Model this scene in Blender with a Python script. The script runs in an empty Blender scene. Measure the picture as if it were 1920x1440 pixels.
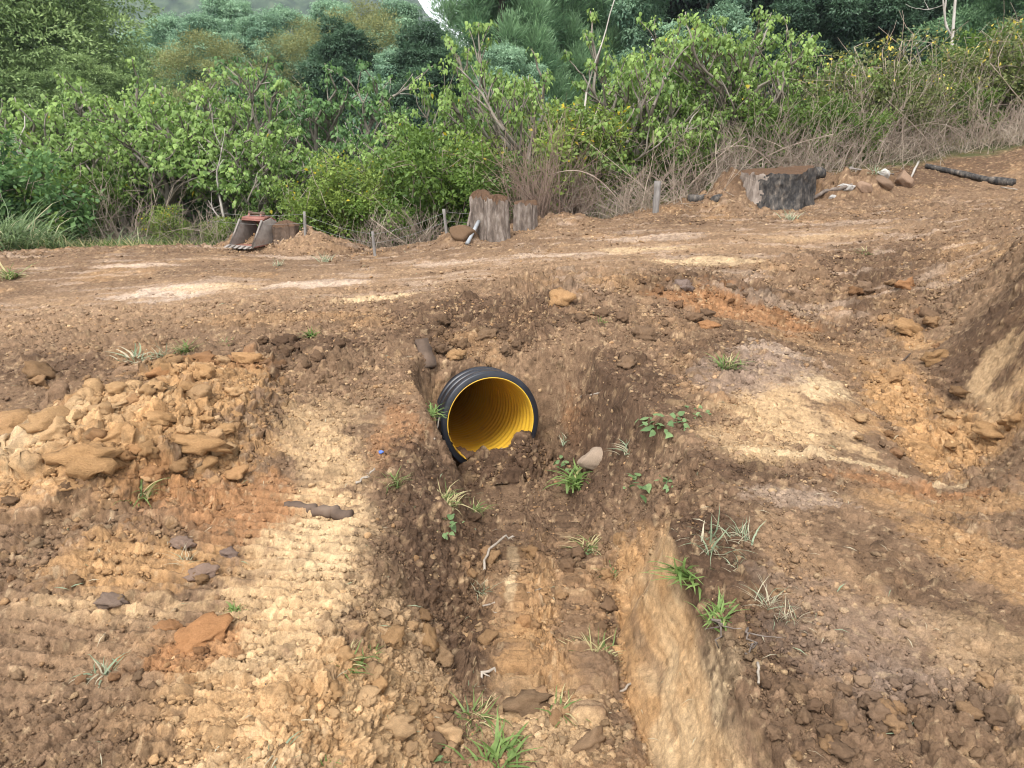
import bpy, math, random
import numpy as np

# ------------------------------------------------------------------ camera, sky, sun, exposure
scene = bpy.context.scene
COL = scene.collection
EYE = np.array([0.0, 0.0, 1.65])
PITCH = math.radians(19.3)
FOC = 1400.0                                   # focal length in pixels of the 1920-wide photograph

cam_data = bpy.data.cameras.new("camera")
cam_data.sensor_width = 36.0
cam_data.lens = 36.0 * FOC / 1920.0
cam_data.clip_start = 0.05
cam_data.clip_end = 3000.0
cam = bpy.data.objects.new("camera", cam_data)
cam.location = EYE
cam.rotation_euler = (math.pi / 2 - PITCH, 0, 0)
COL.objects.link(cam)
scene.camera = cam

SUN_EL, SUN_AZ = math.radians(58), math.radians(200)     # high, behind a cloud cover
world = bpy.data.worlds.new("World")
scene.world = world
world.use_nodes = True
wn, wl = world.node_tree.nodes, world.node_tree.links
wn.clear()
w_out = wn.new("ShaderNodeOutputWorld")
w_bg = wn.new("ShaderNodeBackground")
w_hsv = wn.new("ShaderNodeHueSaturation")
w_sky = wn.new("ShaderNodeTexSky")
w_sky.sky_type = 'NISHITA'
w_sky.sun_disc = False
w_sky.sun_elevation = SUN_EL
w_sky.sun_rotation = SUN_AZ
w_sky.air_density = 1.0
w_sky.dust_density = 1.0
w_sky.ozone_density = 1.0
w_hsv.inputs['Saturation'].default_value = 0.22          # overcast: the blue is veiled by cloud
wl.new(w_sky.outputs[0], w_hsv.inputs['Color'])
wl.new(w_hsv.outputs[0], w_bg.inputs['Color'])
w_bg.inputs['Strength'].default_value = 0.15
wl.new(w_bg.outputs[0], w_out.inputs['Surface'])

sun_data = bpy.data.lights.new("sun", 'SUN')
sun_data.energy = 1.5
sun_data.angle = math.radians(24)
sun_data.color = (1.0, 0.98, 0.95)
sun = bpy.data.objects.new("sun", sun_data)
sd = np.array([math.sin(SUN_AZ) * math.cos(SUN_EL), math.cos(SUN_AZ) * math.cos(SUN_EL), math.sin(SUN_EL)])
sun.rotation_euler = (math.pi / 2 - SUN_EL, 0, math.pi - SUN_AZ)
sun.location = (0, 0, 30)
COL.objects.link(sun)

scene.view_settings.view_transform = 'Standard'
scene.view_settings.look = 'None'
scene.view_settings.exposure = 1.5
scene.view_settings.gamma = 1.0
scene.view_settings.use_curve_mapping = False
scene.cycles.max_bounces = 8
scene.cycles.pixel_filter_type = 'BLACKMAN_HARRIS'
scene.cycles.filter_width = 1.05
scene.cycles.transparent_max_bounces = 4

# ------------------------------------------------------------------ numeric helpers
def h01(ix, iy, seed):
    h = (ix.astype(np.int64) * 374761393 + iy.astype(np.int64) * 668265263 + seed * 974634777) & 0xFFFFFFFF
    h = ((h ^ (h >> 13)) * 1274126177) & 0xFFFFFFFF
    h = ((h ^ (h >> 16)) * 2246822519) & 0xFFFFFFFF
    h = h ^ (h >> 13)
    return (h & 0xFFFFFF).astype(np.float32) / 16777216.0

def vnoise(x, y, seed):
    ix, iy = np.floor(x), np.floor(y)
    fx, fy = (x - ix).astype(np.float32), (y - iy).astype(np.float32)
    ix, iy = ix.astype(np.int64), iy.astype(np.int64)
    ux, uy = fx * fx * (3 - 2 * fx), fy * fy * (3 - 2 * fy)
    a, b = h01(ix, iy, seed), h01(ix + 1, iy, seed)
    c, d = h01(ix, iy + 1, seed), h01(ix + 1, iy + 1, seed)
    return ((a * (1 - ux) + b * ux) * (1 - uy) + (c * (1 - ux) + d * ux) * uy) * 2 - 1

def fbm(x, y, seed, octaves=4, gain=0.5):
    s, a, n = 0, 1.0, 0
    c, sn = 0.8, 0.6
    for k in range(octaves):
        s = s + a * vnoise(x, y, seed + k * 17)
        n += a
        a *= gain
        x, y = (x * c - y * sn) * 2.03 + 3.7, (x * sn + y * c) * 2.03 - 1.3
    return s / n

def sstep(a, b, x):
    t = np.clip((x - a) / (b - a), 0, 1)
    return t * t * (3 - 2 * t)

def lumps(x, y, cell, seed, keep, flat=0.75, rmin=0.22, rmax=0.6):
    """irregular clods: returns height and the random tone of the clod standing there (-1 where none)"""
    gx, gy = x / cell, y / cell
    ix, iy = np.floor(gx).astype(np.int64), np.floor(gy).astype(np.int64)
    best = np.zeros(x.shape, np.float32)
    tone = np.full(x.shape, -1, np.float32)
    for dx in (-1, 0, 1):
        for dy in (-1, 0, 1):
            cx, cy = ix + dx, iy + dy
            r1, r2 = h01(cx, cy, seed), h01(cx, cy, seed + 1)
            r3, r4, r5 = h01(cx, cy, seed + 2), h01(cx, cy, seed + 3), h01(cx, cy, seed + 4)
            px, py = gx - (cx + r1), gy - (cy + r2)
            ca, sa = np.cos(r3 * 6.283), np.sin(r3 * 6.283)
            qx, qy = (px * ca - py * sa), (px * sa + py * ca) * (1 + 0.8 * r4)
            rad = rmin + (rmax - rmin) * r5 * r5
            d = 0.6 * np.hypot(qx, qy) + 0.4 * np.maximum(np.abs(qx), np.abs(qy))
            q = d / rad
            hgt = np.clip(1 - q * q, 0, 1) ** 0.5
            hgt = np.minimum(hgt, 0.55 + 0.5 * r4) + 0.25 * np.clip(1 - q, 0, 1) * qx / rad
            hgt = hgt * rad * cell * flat * (r4 < keep)
            m = hgt > best
            best = np.where(m, hgt, best)
            tone = np.where(m, r3, tone)
    return best, tone

CP, SP = math.cos(PITCH), math.sin(PITCH)
def ray(u, v):
    a, b = (u - 960.0) / FOC, (720.0 - v) / FOC
    return np.array([a, CP + b * SP, -SP + b * CP])
def at_z(u, v, z):
    d = ray(u, v); t = (z - EYE[2]) / d[2]
    return EYE + d * t
def at_y(u, v, y):
    d = ray(u, v); return EYE + d * (y / d[1])

# ------------------------------------------------------------------ the lie of the land (survey points: pixel of the photograph, height)
SURVEY = [
    (0,1440,0),(480,1440,0),(720,1440,0),(1500,1440,.10),(1920,1440,.12),
    (0,1200,0),(400,1200,0),(640,1200,0),(1450,1180,.09),(1920,1150,.12),
    (0,1000,.03),(400,1000,.02),(650,1000,.0),(1350,1000,.10),(1650,1000,.09),(1920,1000,.09),
    (500,850,.0),(720,850,0),(1250,860,.09),(1370,870,.07),(1600,885,.02),(1920,888,.02),
    (0,760,.08),(600,700,.09),(750,700,.13),(930,660,.19),(1150,700,.14),(1300,640,.17),(1450,650,.17),
    (1500,800,.03),(1550,720,.11),(1660,790,-.06),(1730,850,-.14),(1730,780,-.10),(1690,650,-.01),(1640,560,.14),
    (1830,850,-.12),
    (0,650,.10),(300,620,.16),(620,590,.22),(800,575,.27),(960,575,.29),(1130,560,.31),(1300,525,.32),(1500,500,.34),
    (0,530,.17),(400,530,.24),(800,510,.29),(1200,470,.40),(1560,430,.50),(1800,420,.62),
    (0,478,.19),(300,463,.22),(640,482,.19),(760,465,.24),(900,440,.31),(1200,400,.45),(1400,395,.52),(1600,380,.62),(1900,352,.78),
    (1300,372,.60),(1500,335,.82),(1640,315,.97),(1800,290,1.16),(1915,262,1.36),
]
W_SURVEY = [(0,0,0),(-3,0,0),(3,0,.12),(0,-4,0),(-6,-4,0),(6,-4,.3),
    (3.15,4.45,.52),(2.95,4.2,.22),(3.75,5.9,.40),(3.6,4.6,1.0),(4.6,6.0,.80),(3.4,3.6,.75),(3.0,3.3,.25),(4.4,4.4,1.4),(5.6,6.6,.95),
    (3.0,2.5,.18),(4.5,3,.8),
    (-8,10.5,.0),(-6,11.5,-.35),(-3.2,11.2,-.35),(-1.4,11.2,-.3),(.3,11.6,-.15),(2.5,12.6,.25),(5,14,.9),(8,15,1.5),(9,11,1.7),
    (-10,16,-.8),(-4,16,-.7),(1,17,-.4),(7,19,.8),(-14,24,-.6),(0,26,-.4),(14,26,1.2),(-12,4,.1),(9,5,1.4),(-22,14,-.6),(20,14,2.2),
    (-30,40,.5),(0,44,.6),(30,44,2.0)]
def _tps_fit():
    pts = [at_z(u, v, z) for u, v, z in SURVEY] + [np.array(p, float) for p in W_SURVEY]
    P = np.array(pts)
    X, Z = P[:, :2], P[:, 2]
    d2 = ((X[:, None] - X[None]) ** 2).sum(-1)
    K = 0.5 * d2 * np.log(d2 + 1e-9) + np.eye(len(X)) * 0.02
    A = np.hstack([np.ones((len(X), 1)), X])
    M = np.block([[K, A], [A.T, np.zeros((3, 3))]])
    s = np.linalg.solve(M, np.concatenate([Z, np.zeros(3)]))
    return X, s
TX, TS = _tps_fit()
def base_height(x, y):
    out = np.empty(x.shape, np.float64)
    xf, yf, of = x.ravel(), y.ravel(), out.ravel()
    for a in range(0, len(xf), 60000):
        xs, ys = xf[a:a + 60000], yf[a:a + 60000]
        acc = TS[-3] + TS[-2] * xs + TS[-1] * ys
        for (px, py), wgt in zip(TX, TS):
            d2 = (xs - px) ** 2 + (ys - py) ** 2 + 1e-9
            acc = acc + wgt * 0.5 * d2 * np.log(d2)
        of[a:a + 60000] = acc
    z = of.reshape(x.shape)
    r = np.hypot(x, y)
    # beyond the survey the land levels off and then climbs to the hills
    far = sstep(26, 46, r)
    lvl = 0.4 + 0.03 * np.clip(x, -60, 60)
    back = sstep(-3, -9, y)
    z = np.clip(z, -1.4, 2.6)
    z = z * (1 - back) + 0.1 * back
    return z * (1 - far) + lvl * far

# trench: y of the section, left lip, left foot, right foot, right lip, floor height
TR = np.array([
    #  y     xl_top xl_ft  xr_ft  xr_top  floor
    (-1.5, -0.60, -0.20, 0.30, 0.62, 0.02),
    (0.6,  -0.66, -0.18, 0.42, 0.76, -0.10),
    (1.4,  -0.66, -0.20, 0.45, 0.72, -0.25),
    (1.8,  -0.66, -0.16, 0.46, 0.65, -0.32),
    (2.2,  -0.66, -0.14, 0.43, 0.66, -0.36),
    (2.6,  -0.62, -0.14, 0.47, 0.63, -0.40),
    (2.95, -0.60, -0.14, 0.50, 0.72, -0.42),
    (3.15, -0.58, -0.12, 0.45, 0.88, -0.42),
    (3.6,  -0.56, -0.12, 0.38, 0.82, -0.46),
    (4.1,  -0.58, -0.24, 0.36, 0.74, -0.53),
    (4.40, -0.64, -0.46, 0.33, 0.64, -0.60),
    (4.70, -0.66, -0.53, 0.28, 0.58, -0.61),
    (4.80, -0.66, -0.54, 0.27, 0.54, -0.46),
    (4.93, -0.66, -0.53, 0.24, 0.50, -0.08),
    (5.04, -0.66, -0.53, 0.22, 0.46, 0.08),
    (5.5,  -0.60, -0.44, 0.14, 0.34, 0.19),
    (6.0,  -0.50, -0.30, 0.02, 0.20, 0.40),
])
def ell(x, y, cx, cy, rx, ry, rot=0.0):
    ca, sa = math.cos(rot), math.sin(rot)
    dx, dy = x - cx, y - cy
    return np.hypot((dx * ca + dy * sa) / rx, (-dx * sa + dy * ca) / ry)

def macro_height(x, y):
    z = base_height(x, y)
    n1 = fbm(x * 1.7, y * 1.7, 11, 3)
    n2 = fbm(x * 6, y * 6, 23, 3)
    near = sstep(14, 7, np.hypot(x, y))
    z = z + (0.03 * n1 + 0.012 * n2) * near
    # spoil heap on the left
    q = ell(x + 0.10 * n2, y + 0.12 * n1, -1.98, 3.72, 0.62, 0.98, -0.30)
    z = z + 0.25 * np.clip(1 - q * q, 0, 1) ** 0.7 * (1 + 0.25 * n2)
    q = ell(x + 0.1 * n2, y, -1.40, 4.62, 0.52, 0.26, 0.1)
    z = z + 0.09 * np.clip(1 - q * q, 0, 1) * (1 + 0.4 * n2)
    # low windrow along the near side of the road
    q = ell(x, y + 0.15 * n1, 1.2, 6.35, 1.6, 0.35, 0.16)
    z = z + 0.06 * np.clip(1 - q * q, 0, 1) * (1 + 0.7 * n2)
    # berm between trench and the right-hand flat
    q = ell(x + 0.08 * n1, y, 0.86, 2.7, 0.30, 1.2, 0.05)
    z = z + 0.04 * np.clip(1 - q * q, 0, 1)
    # earth banked round the stumps at the far edge
    for cx, cy, rx, ry, hh in ((-2.95, 9.5, .75, .45, .22), (-2.35, 9.25, .6, .5, .2), (.55, 9.7, .7, .45, .16), (-.62, 8.75, .35, .3, .14),
                               (2.9, 10.5, .5, .5, .2), (3.25, 10.95, .5, .42, .34), (3.9, 11.7, 1.2, .5, .26), (4.85, 10.9, .65, .42, .32)):
        q = ell(x + 0.15 * n2, y + 0.15 * n1, cx, cy, rx, ry)
        z = z + hh * np.clip(1 - q * q, 0, 1) * (1 + 0.5 * n2)
    # trench
    n3 = fbm(x * 3.1, y * 3.1, 37, 2)
    xx = x + 0.075 * n3
    yy = y + 0.04 * n3 - 0.34 * (np.clip(x, -.6, .35) + .13) * sstep(3.9, 4.35, y) * sstep(5.6, 5.0, y)
    y_, a, b, c, d, f = TR.T
    xa, xb = np.interp(yy, y_, a), np.interp(yy, y_, b)
    xc, xd = np.interp(yy, y_, c), np.interp(yy, y_, d)
    fl = np.interp(yy, y_, f) + 0.015 * n1
    wl_ = np.clip((xx - xa) / (xb - xa), 0, 1)
    wr_ = np.clip((xd - xx) / (xd - xc), 0, 1)
    wl_ = wl_ * wl_ * (3 - 2 * wl_)
    wr_ = wr_ ** 0.8
    w = np.minimum(wl_, wr_) * sstep(6.15, 5.8, yy) * sstep(-1.5, 0.4, y)
    z = np.where(fl < z, z * (1 - w) + fl * w, z)
    # fall of earth at the mouth of the pipe
    q = ell(xx, yy, -.10, 4.50, 0.34, 0.24, -0.1)
    z = z + 0.18 * np.clip(1 - q * q, 0, 1) * w
    q = ell(xx, yy, 0.15, 4.57, 0.17, 0.22, 0.1)
    z = z + 0.15 * np.clip(1 - q * q, 0, 1) * w
    # cut bank at the right and the drain at its foot
    dl = (x - 2.72) * .889 - (y - 4.0) * .458
    along = sstep(2.2, 3.6, y) * sstep(7.4, 5.6, y)
    z = z + along * (.36 * sstep(.05, .55, dl + .10 * n1 + .05 * n2) - .10 * np.exp(-((dl + .18) / .22) ** 2))
    return z

def raycast(u, v):
    """where the line of sight through a pixel of the survey photograph meets the land"""
    d = ray(u, v)
    t = np.concatenate([np.arange(1.2, 8, 0.02), np.arange(8, 40, 0.05)])
    p = EYE[None] + d[None] * t[:, None]
    g = macro_height(p[:, 0], p[:, 1])
    hit = np.nonzero(p[:, 2] < g)[0]
    k = hit[0] if len(hit) else len(t) - 1
    return p[k]
def zat(x, y):
    return float(macro_height(np.array([x], float), np.array([y], float))[0])

# ------------------------------------------------------------------ object helpers
def tag(o, label=None, cat=None, group=None, kind=None):
    if label: o["label"] = label
    if cat: o["category"] = cat
    if group: o["group"] = group
    if kind: o["kind"] = kind
    return o
def link(o, parent=None):
    COL.objects.link(o)
    if parent is not None: o.parent = parent
    return o
def thing(name, label, cat, loc=(0, 0, 0), rz=0.0, group=None):
    o = bpy.data.objects.new(name, None)
    o.empty_display_size = 0.1
    o.location = tuple(float(c) for c in loc); o.rotation_euler = (0, 0, rz)
    link(o)
    return tag(o, label, cat, group)
def mesh_np(name, verts, faces, mat=None, attrs=None, smooth=False):
    """faces: list of (n, k) int arrays"""
    verts = np.asarray(verts, np.float32)
    me = bpy.data.meshes.new(name)
    me.vertices.add(len(verts))
    me.vertices.foreach_set("co", verts.ravel())
    lv = np.concatenate([np.asarray(f, np.int32).ravel() for f in faces])
    tot = np.concatenate([np.full(len(f), np.asarray(f).shape[1], np.int32) for f in faces])
    st = np.concatenate([[0], np.cumsum(tot)[:-1]]).astype(np.int32)
    me.loops.add(len(lv)); me.loops.foreach_set("vertex_index", lv)
    me.polygons.add(len(tot)); me.polygons.foreach_set("loop_start", st)
    if smooth:
        me.polygons.foreach_set("use_smooth", np.ones(len(tot), bool))
    me.update(calc_edges=True)
    for k, arr in (attrs or {}).items():
        arr = np.asarray(arr, np.float32)
        if arr.ndim == 2:
            if arr.shape[1] == 3:
                arr = np.hstack([arr, np.ones((len(arr), 1), np.float32)])
            at = me.attributes.new(k, 'FLOAT_COLOR', 'POINT'); at.data.foreach_set("color", arr.ravel())
        else:
            at = me.attributes.new(k, 'FLOAT', 'POINT'); at.data.foreach_set("value", arr.ravel())
    if mat is not None: me.materials.append(mat)
    return me
def obj(name, me, parent=None):
    return link(bpy.data.objects.new(name, me), parent)
def copy_tree(root, parent=None):
    c = root.copy(); COL.objects.link(c)
    if parent is not None: c.parent = parent
    for ch in list(root.children): copy_tree(ch, c)
    return c

class MB:
    """collects pieces into one mesh"""
    def __init__(s): s.v = []; s.f = {}; s.n = 0
    def add(s, verts, faces):
        verts = np.asarray(verts, float)
        for f in faces:
            f = np.asarray(f, np.int64)
            if f.ndim == 1: f = f[None]
            s.f.setdefault(f.shape[1], []).append(f + s.n)
        s.v.append(verts); s.n += len(verts)
    def tube(s, pts, rad, n=6, cap=True, jag=0.0, rng=None):
        pts = np.asarray(pts, float)
        rad = np.broadcast_to(np.asarray(rad, float), (len(pts),))
        tan = np.gradient(pts, axis=0)
        tan /= np.linalg.norm(tan, axis=1)[:, None] + 1e-9
        up = np.array([0, 0, 1.0]) if abs(tan[:, 2]).mean() < 0.85 else np.array([0, 1.0, 0])
        a = np.cross(tan, up); a /= np.linalg.norm(a, axis=1)[:, None] + 1e-9
        b = np.cross(a, tan)
        th = np.arange(n) / n * 2 * np.pi
        rr = rad[:, None] * np.ones(n)[None]
        if jag and rng is not None: rr = rr * (1 + jag * rng.uniform(-1, 1, rr.shape))
        V = pts[:, None] + rr[..., None] * (np.cos(th)[None, :, None] * a[:, None] + np.sin(th)[None, :, None] * b[:, None])
        m = len(pts)
        i = np.arange(m - 1)[:, None] * n; j = np.arange(n)[None]; k = (j + 1) % n
        F = np.stack([i + j, i + k, i + n + k, i + n + j], -1).reshape(-1, 4)
        fs = [F]
        if cap: fs += [np.arange(n)[::-1], np.arange(n) + (m - 1) * n]
        s.add(V.reshape(-1, 3), fs)
    def prism(s, poly, axis, a, b):
        """polygon in the two other axes, extruded from a to b along axis (0,1,2)"""
        poly = np.asarray(poly, float); n = len(poly)
        def put(c):
            o = np.zeros((n, 3)); oth = [k for k in range(3) if k != axis]
            o[:, oth[0]] = poly[:, 0]; o[:, oth[1]] = poly[:, 1]; o[:, axis] = c; return o
        i = np.arange(n); k = (i + 1) % n
        s.add(np.vstack([put(a), put(b)]), [np.stack([i, k, k + n, i + n], 1), i[::-1], i + n])
    def box(s, c, h, rot=None):
        c = np.asarray(c, float); h = np.asarray(h, float)
        v = np.array([[x, y, z] for z in (-1, 1) for y in (-1, 1) for x in (-1, 1)]) * h
        if rot is not None: v = v @ np.asarray(rot).T
        s.add(v + c, [[[0, 2, 3, 1], [4, 5, 7, 6], [0, 1, 5, 4], [2, 6, 7, 3], [0, 4, 6, 2], [1, 3, 7, 5]]])
    def mesh(s, name, mat, smooth=False, attrs=None):
        return mesh_np(name, np.vstack(s.v), [np.vstack(f) for f in s.f.values()], mat, attrs, smooth)
    def build(s, name, mat, parent=None, smooth=False, bevel=0.0):
        o = obj(name, s.mesh(name, mat, smooth), parent)
        if bevel:
            m = o.modifiers.new("bevel", 'BEVEL'); m.width = bevel; m.segments = 2; m.limit_method = 'ANGLE'
        return o
def rotz(a):
    c, s = math.cos(a), math.sin(a); return np.array([[c, -s, 0], [s, c, 0], [0, 0, 1.0]])
def rotx(a):
    c, s = math.cos(a), math.sin(a); return np.array([[1.0, 0, 0], [0, c, -s], [0, s, c]])
def roty(a):
    c, s = math.cos(a), math.sin(a); return np.array([[c, 0, s], [0, 1.0, 0], [-s, 0, c]])

# ------------------------------------------------------------------ materials
def new_mat(name):
    m = bpy.data.materials.new(name); m.use_nodes = True
    nt = m.node_tree
    b = nt.nodes["Principled BSDF"]
    b.inputs["Specular IOR Level"].default_value = 0.25
    return m, nt.nodes, nt.links, b
def ramp(nodes, pts):
    r = nodes.new("ShaderNodeValToRGB")
    e = r.color_ramp.elements
    while len(e) < len(pts): e.new(0.5)
    for el, (p, c) in zip(e, pts):
        el.position = p; el.color = (*c, 1)
    return r
def noise_node(nodes, links, scale, detail=4, rough=0.6, vec=None, stretch=None):
    n = nodes.new("ShaderNodeTexNoise")
    n.inputs["Scale"].default_value = scale; n.inputs["Detail"].default_value = detail
    n.inputs["Roughness"].default_value = rough
    if vec is None:
        tc = nodes.new("ShaderNodeTexCoord"); vec = tc.outputs["Object"]
    if stretch:
        mp = nodes.new("ShaderNodeMapping"); mp.inputs["Scale"].default_value = stretch
        links.new(vec, mp.inputs["Vector"]); vec = mp.outputs["Vector"]
    links.new(vec, n.inputs["Vector"])
    return n
def add_bump(nodes, links, b, src, strength, dist):
    bp = nodes.new("ShaderNodeBump")
    bp.inputs["Strength"].default_value = strength; bp.inputs["Distance"].default_value = dist
    links.new(src, bp.inputs["Height"]); links.new(bp.outputs["Normal"], b.inputs["Normal"])
def mat_mottled(name, pts, scale=8, rough=0.9, bump=0.4, dist=0.01, stretch=None, detail=6, metal=0.0, rand=0.0, spec=0.25):
    m, N, L, b = new_mat(name)
    n = noise_node(N, L, scale, detail, 0.65, stretch=stretch)
    r = ramp(N, pts); L.new(n.outputs["Fac"], r.inputs["Fac"])
    out = r.outputs["Color"]
    if rand:
        oi = N.new("ShaderNodeObjectInfo"); mr = N.new("ShaderNodeMapRange")
        mr.inputs["To Min"].default_value = 1 - rand; mr.inputs["To Max"].default_value = 1 + rand
        L.new(oi.outputs["Random"], mr.inputs["Value"])
        hs = N.new("ShaderNodeHueSaturation"); L.new(mr.outputs[0], hs.inputs["Value"]); L.new(out, hs.inputs["Color"]); out = hs.outputs[0]
    L.new(out, b.inputs["Base Color"])
    b.inputs["Roughness"].default_value = rough; b.inputs["Metallic"].default_value = metal
    b.inputs["Specular IOR Level"].default_value = spec
    if bump: add_bump(N, L, b, n.outputs["Fac"], bump, dist)
    return m
def mat_soil():
    m, N, L, b = new_mat("soil")
    at = N.new("ShaderNodeAttribute"); at.attribute_name = "soil"
    n1 = noise_node(N, L, 45, 5, 0.7)
    n2 = noise_node(N, L, 190, 4, 0.7)
    mr = N.new("ShaderNodeMapRange"); mr.inputs["From Min"].default_value = .3; mr.inputs["From Max"].default_value = .7
    mr.inputs["To Min"].default_value = .72; mr.inputs["To Max"].default_value = 1.28
    L.new(n1.outputs["Fac"], mr.inputs["Value"])
    mr2 = N.new("ShaderNodeMapRange"); mr2.inputs["From Min"].default_value = .3; mr2.inputs["From Max"].default_value = .7
    mr2.inputs["To Min"].default_value = .78; mr2.inputs["To Max"].default_value = 1.22
    L.new(n2.outputs["Fac"], mr2.inputs["Value"])
    mu = N.new("ShaderNodeMath"); mu.operation = 'MULTIPLY'
    L.new(mr.outputs[0], mu.inputs[0]); L.new(mr2.outputs[0], mu.inputs[1])
    hs = N.new("ShaderNodeHueSaturation")
    L.new(at.outputs["Color"], hs.inputs["Color"]); L.new(mu.outputs[0], hs.inputs["Value"])
    L.new(hs.outputs[0], b.inputs["Base Color"])
    b.inputs["Roughness"].default_value = 0.95
    b.inputs["Specular IOR Level"].default_value = 0.12
    ad = N.new("ShaderNodeMath"); ad.operation = 'ADD'
    L.new(n1.outputs["Fac"], ad.inputs[0]); L.new(n2.outputs["Fac"], ad.inputs[1])
    add_bump(N, L, b, ad.outputs[0], 0.8, 0.010)
    return m
SOIL = mat_soil()

# ------------------------------------------------------------------ the ground: one sheet, fine where the photographer looked
DARK, MID, BROWN = np.array([.094, .056, .034]), np.array([.180, .112, .066]), np.array([.262, .166, .096])
OCHRE, RUST, PALE = np.array([.405, .235, .107]), np.array([.34, .165, .070]), np.array([.50, .335, .180])
PINK, GREY, CREAM = np.array([.50, .375, .275]), np.array([.26, .185, .135]), np.array([.62, .45, .26])
GRASSY = np.array([.10, .12, .045])
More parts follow.
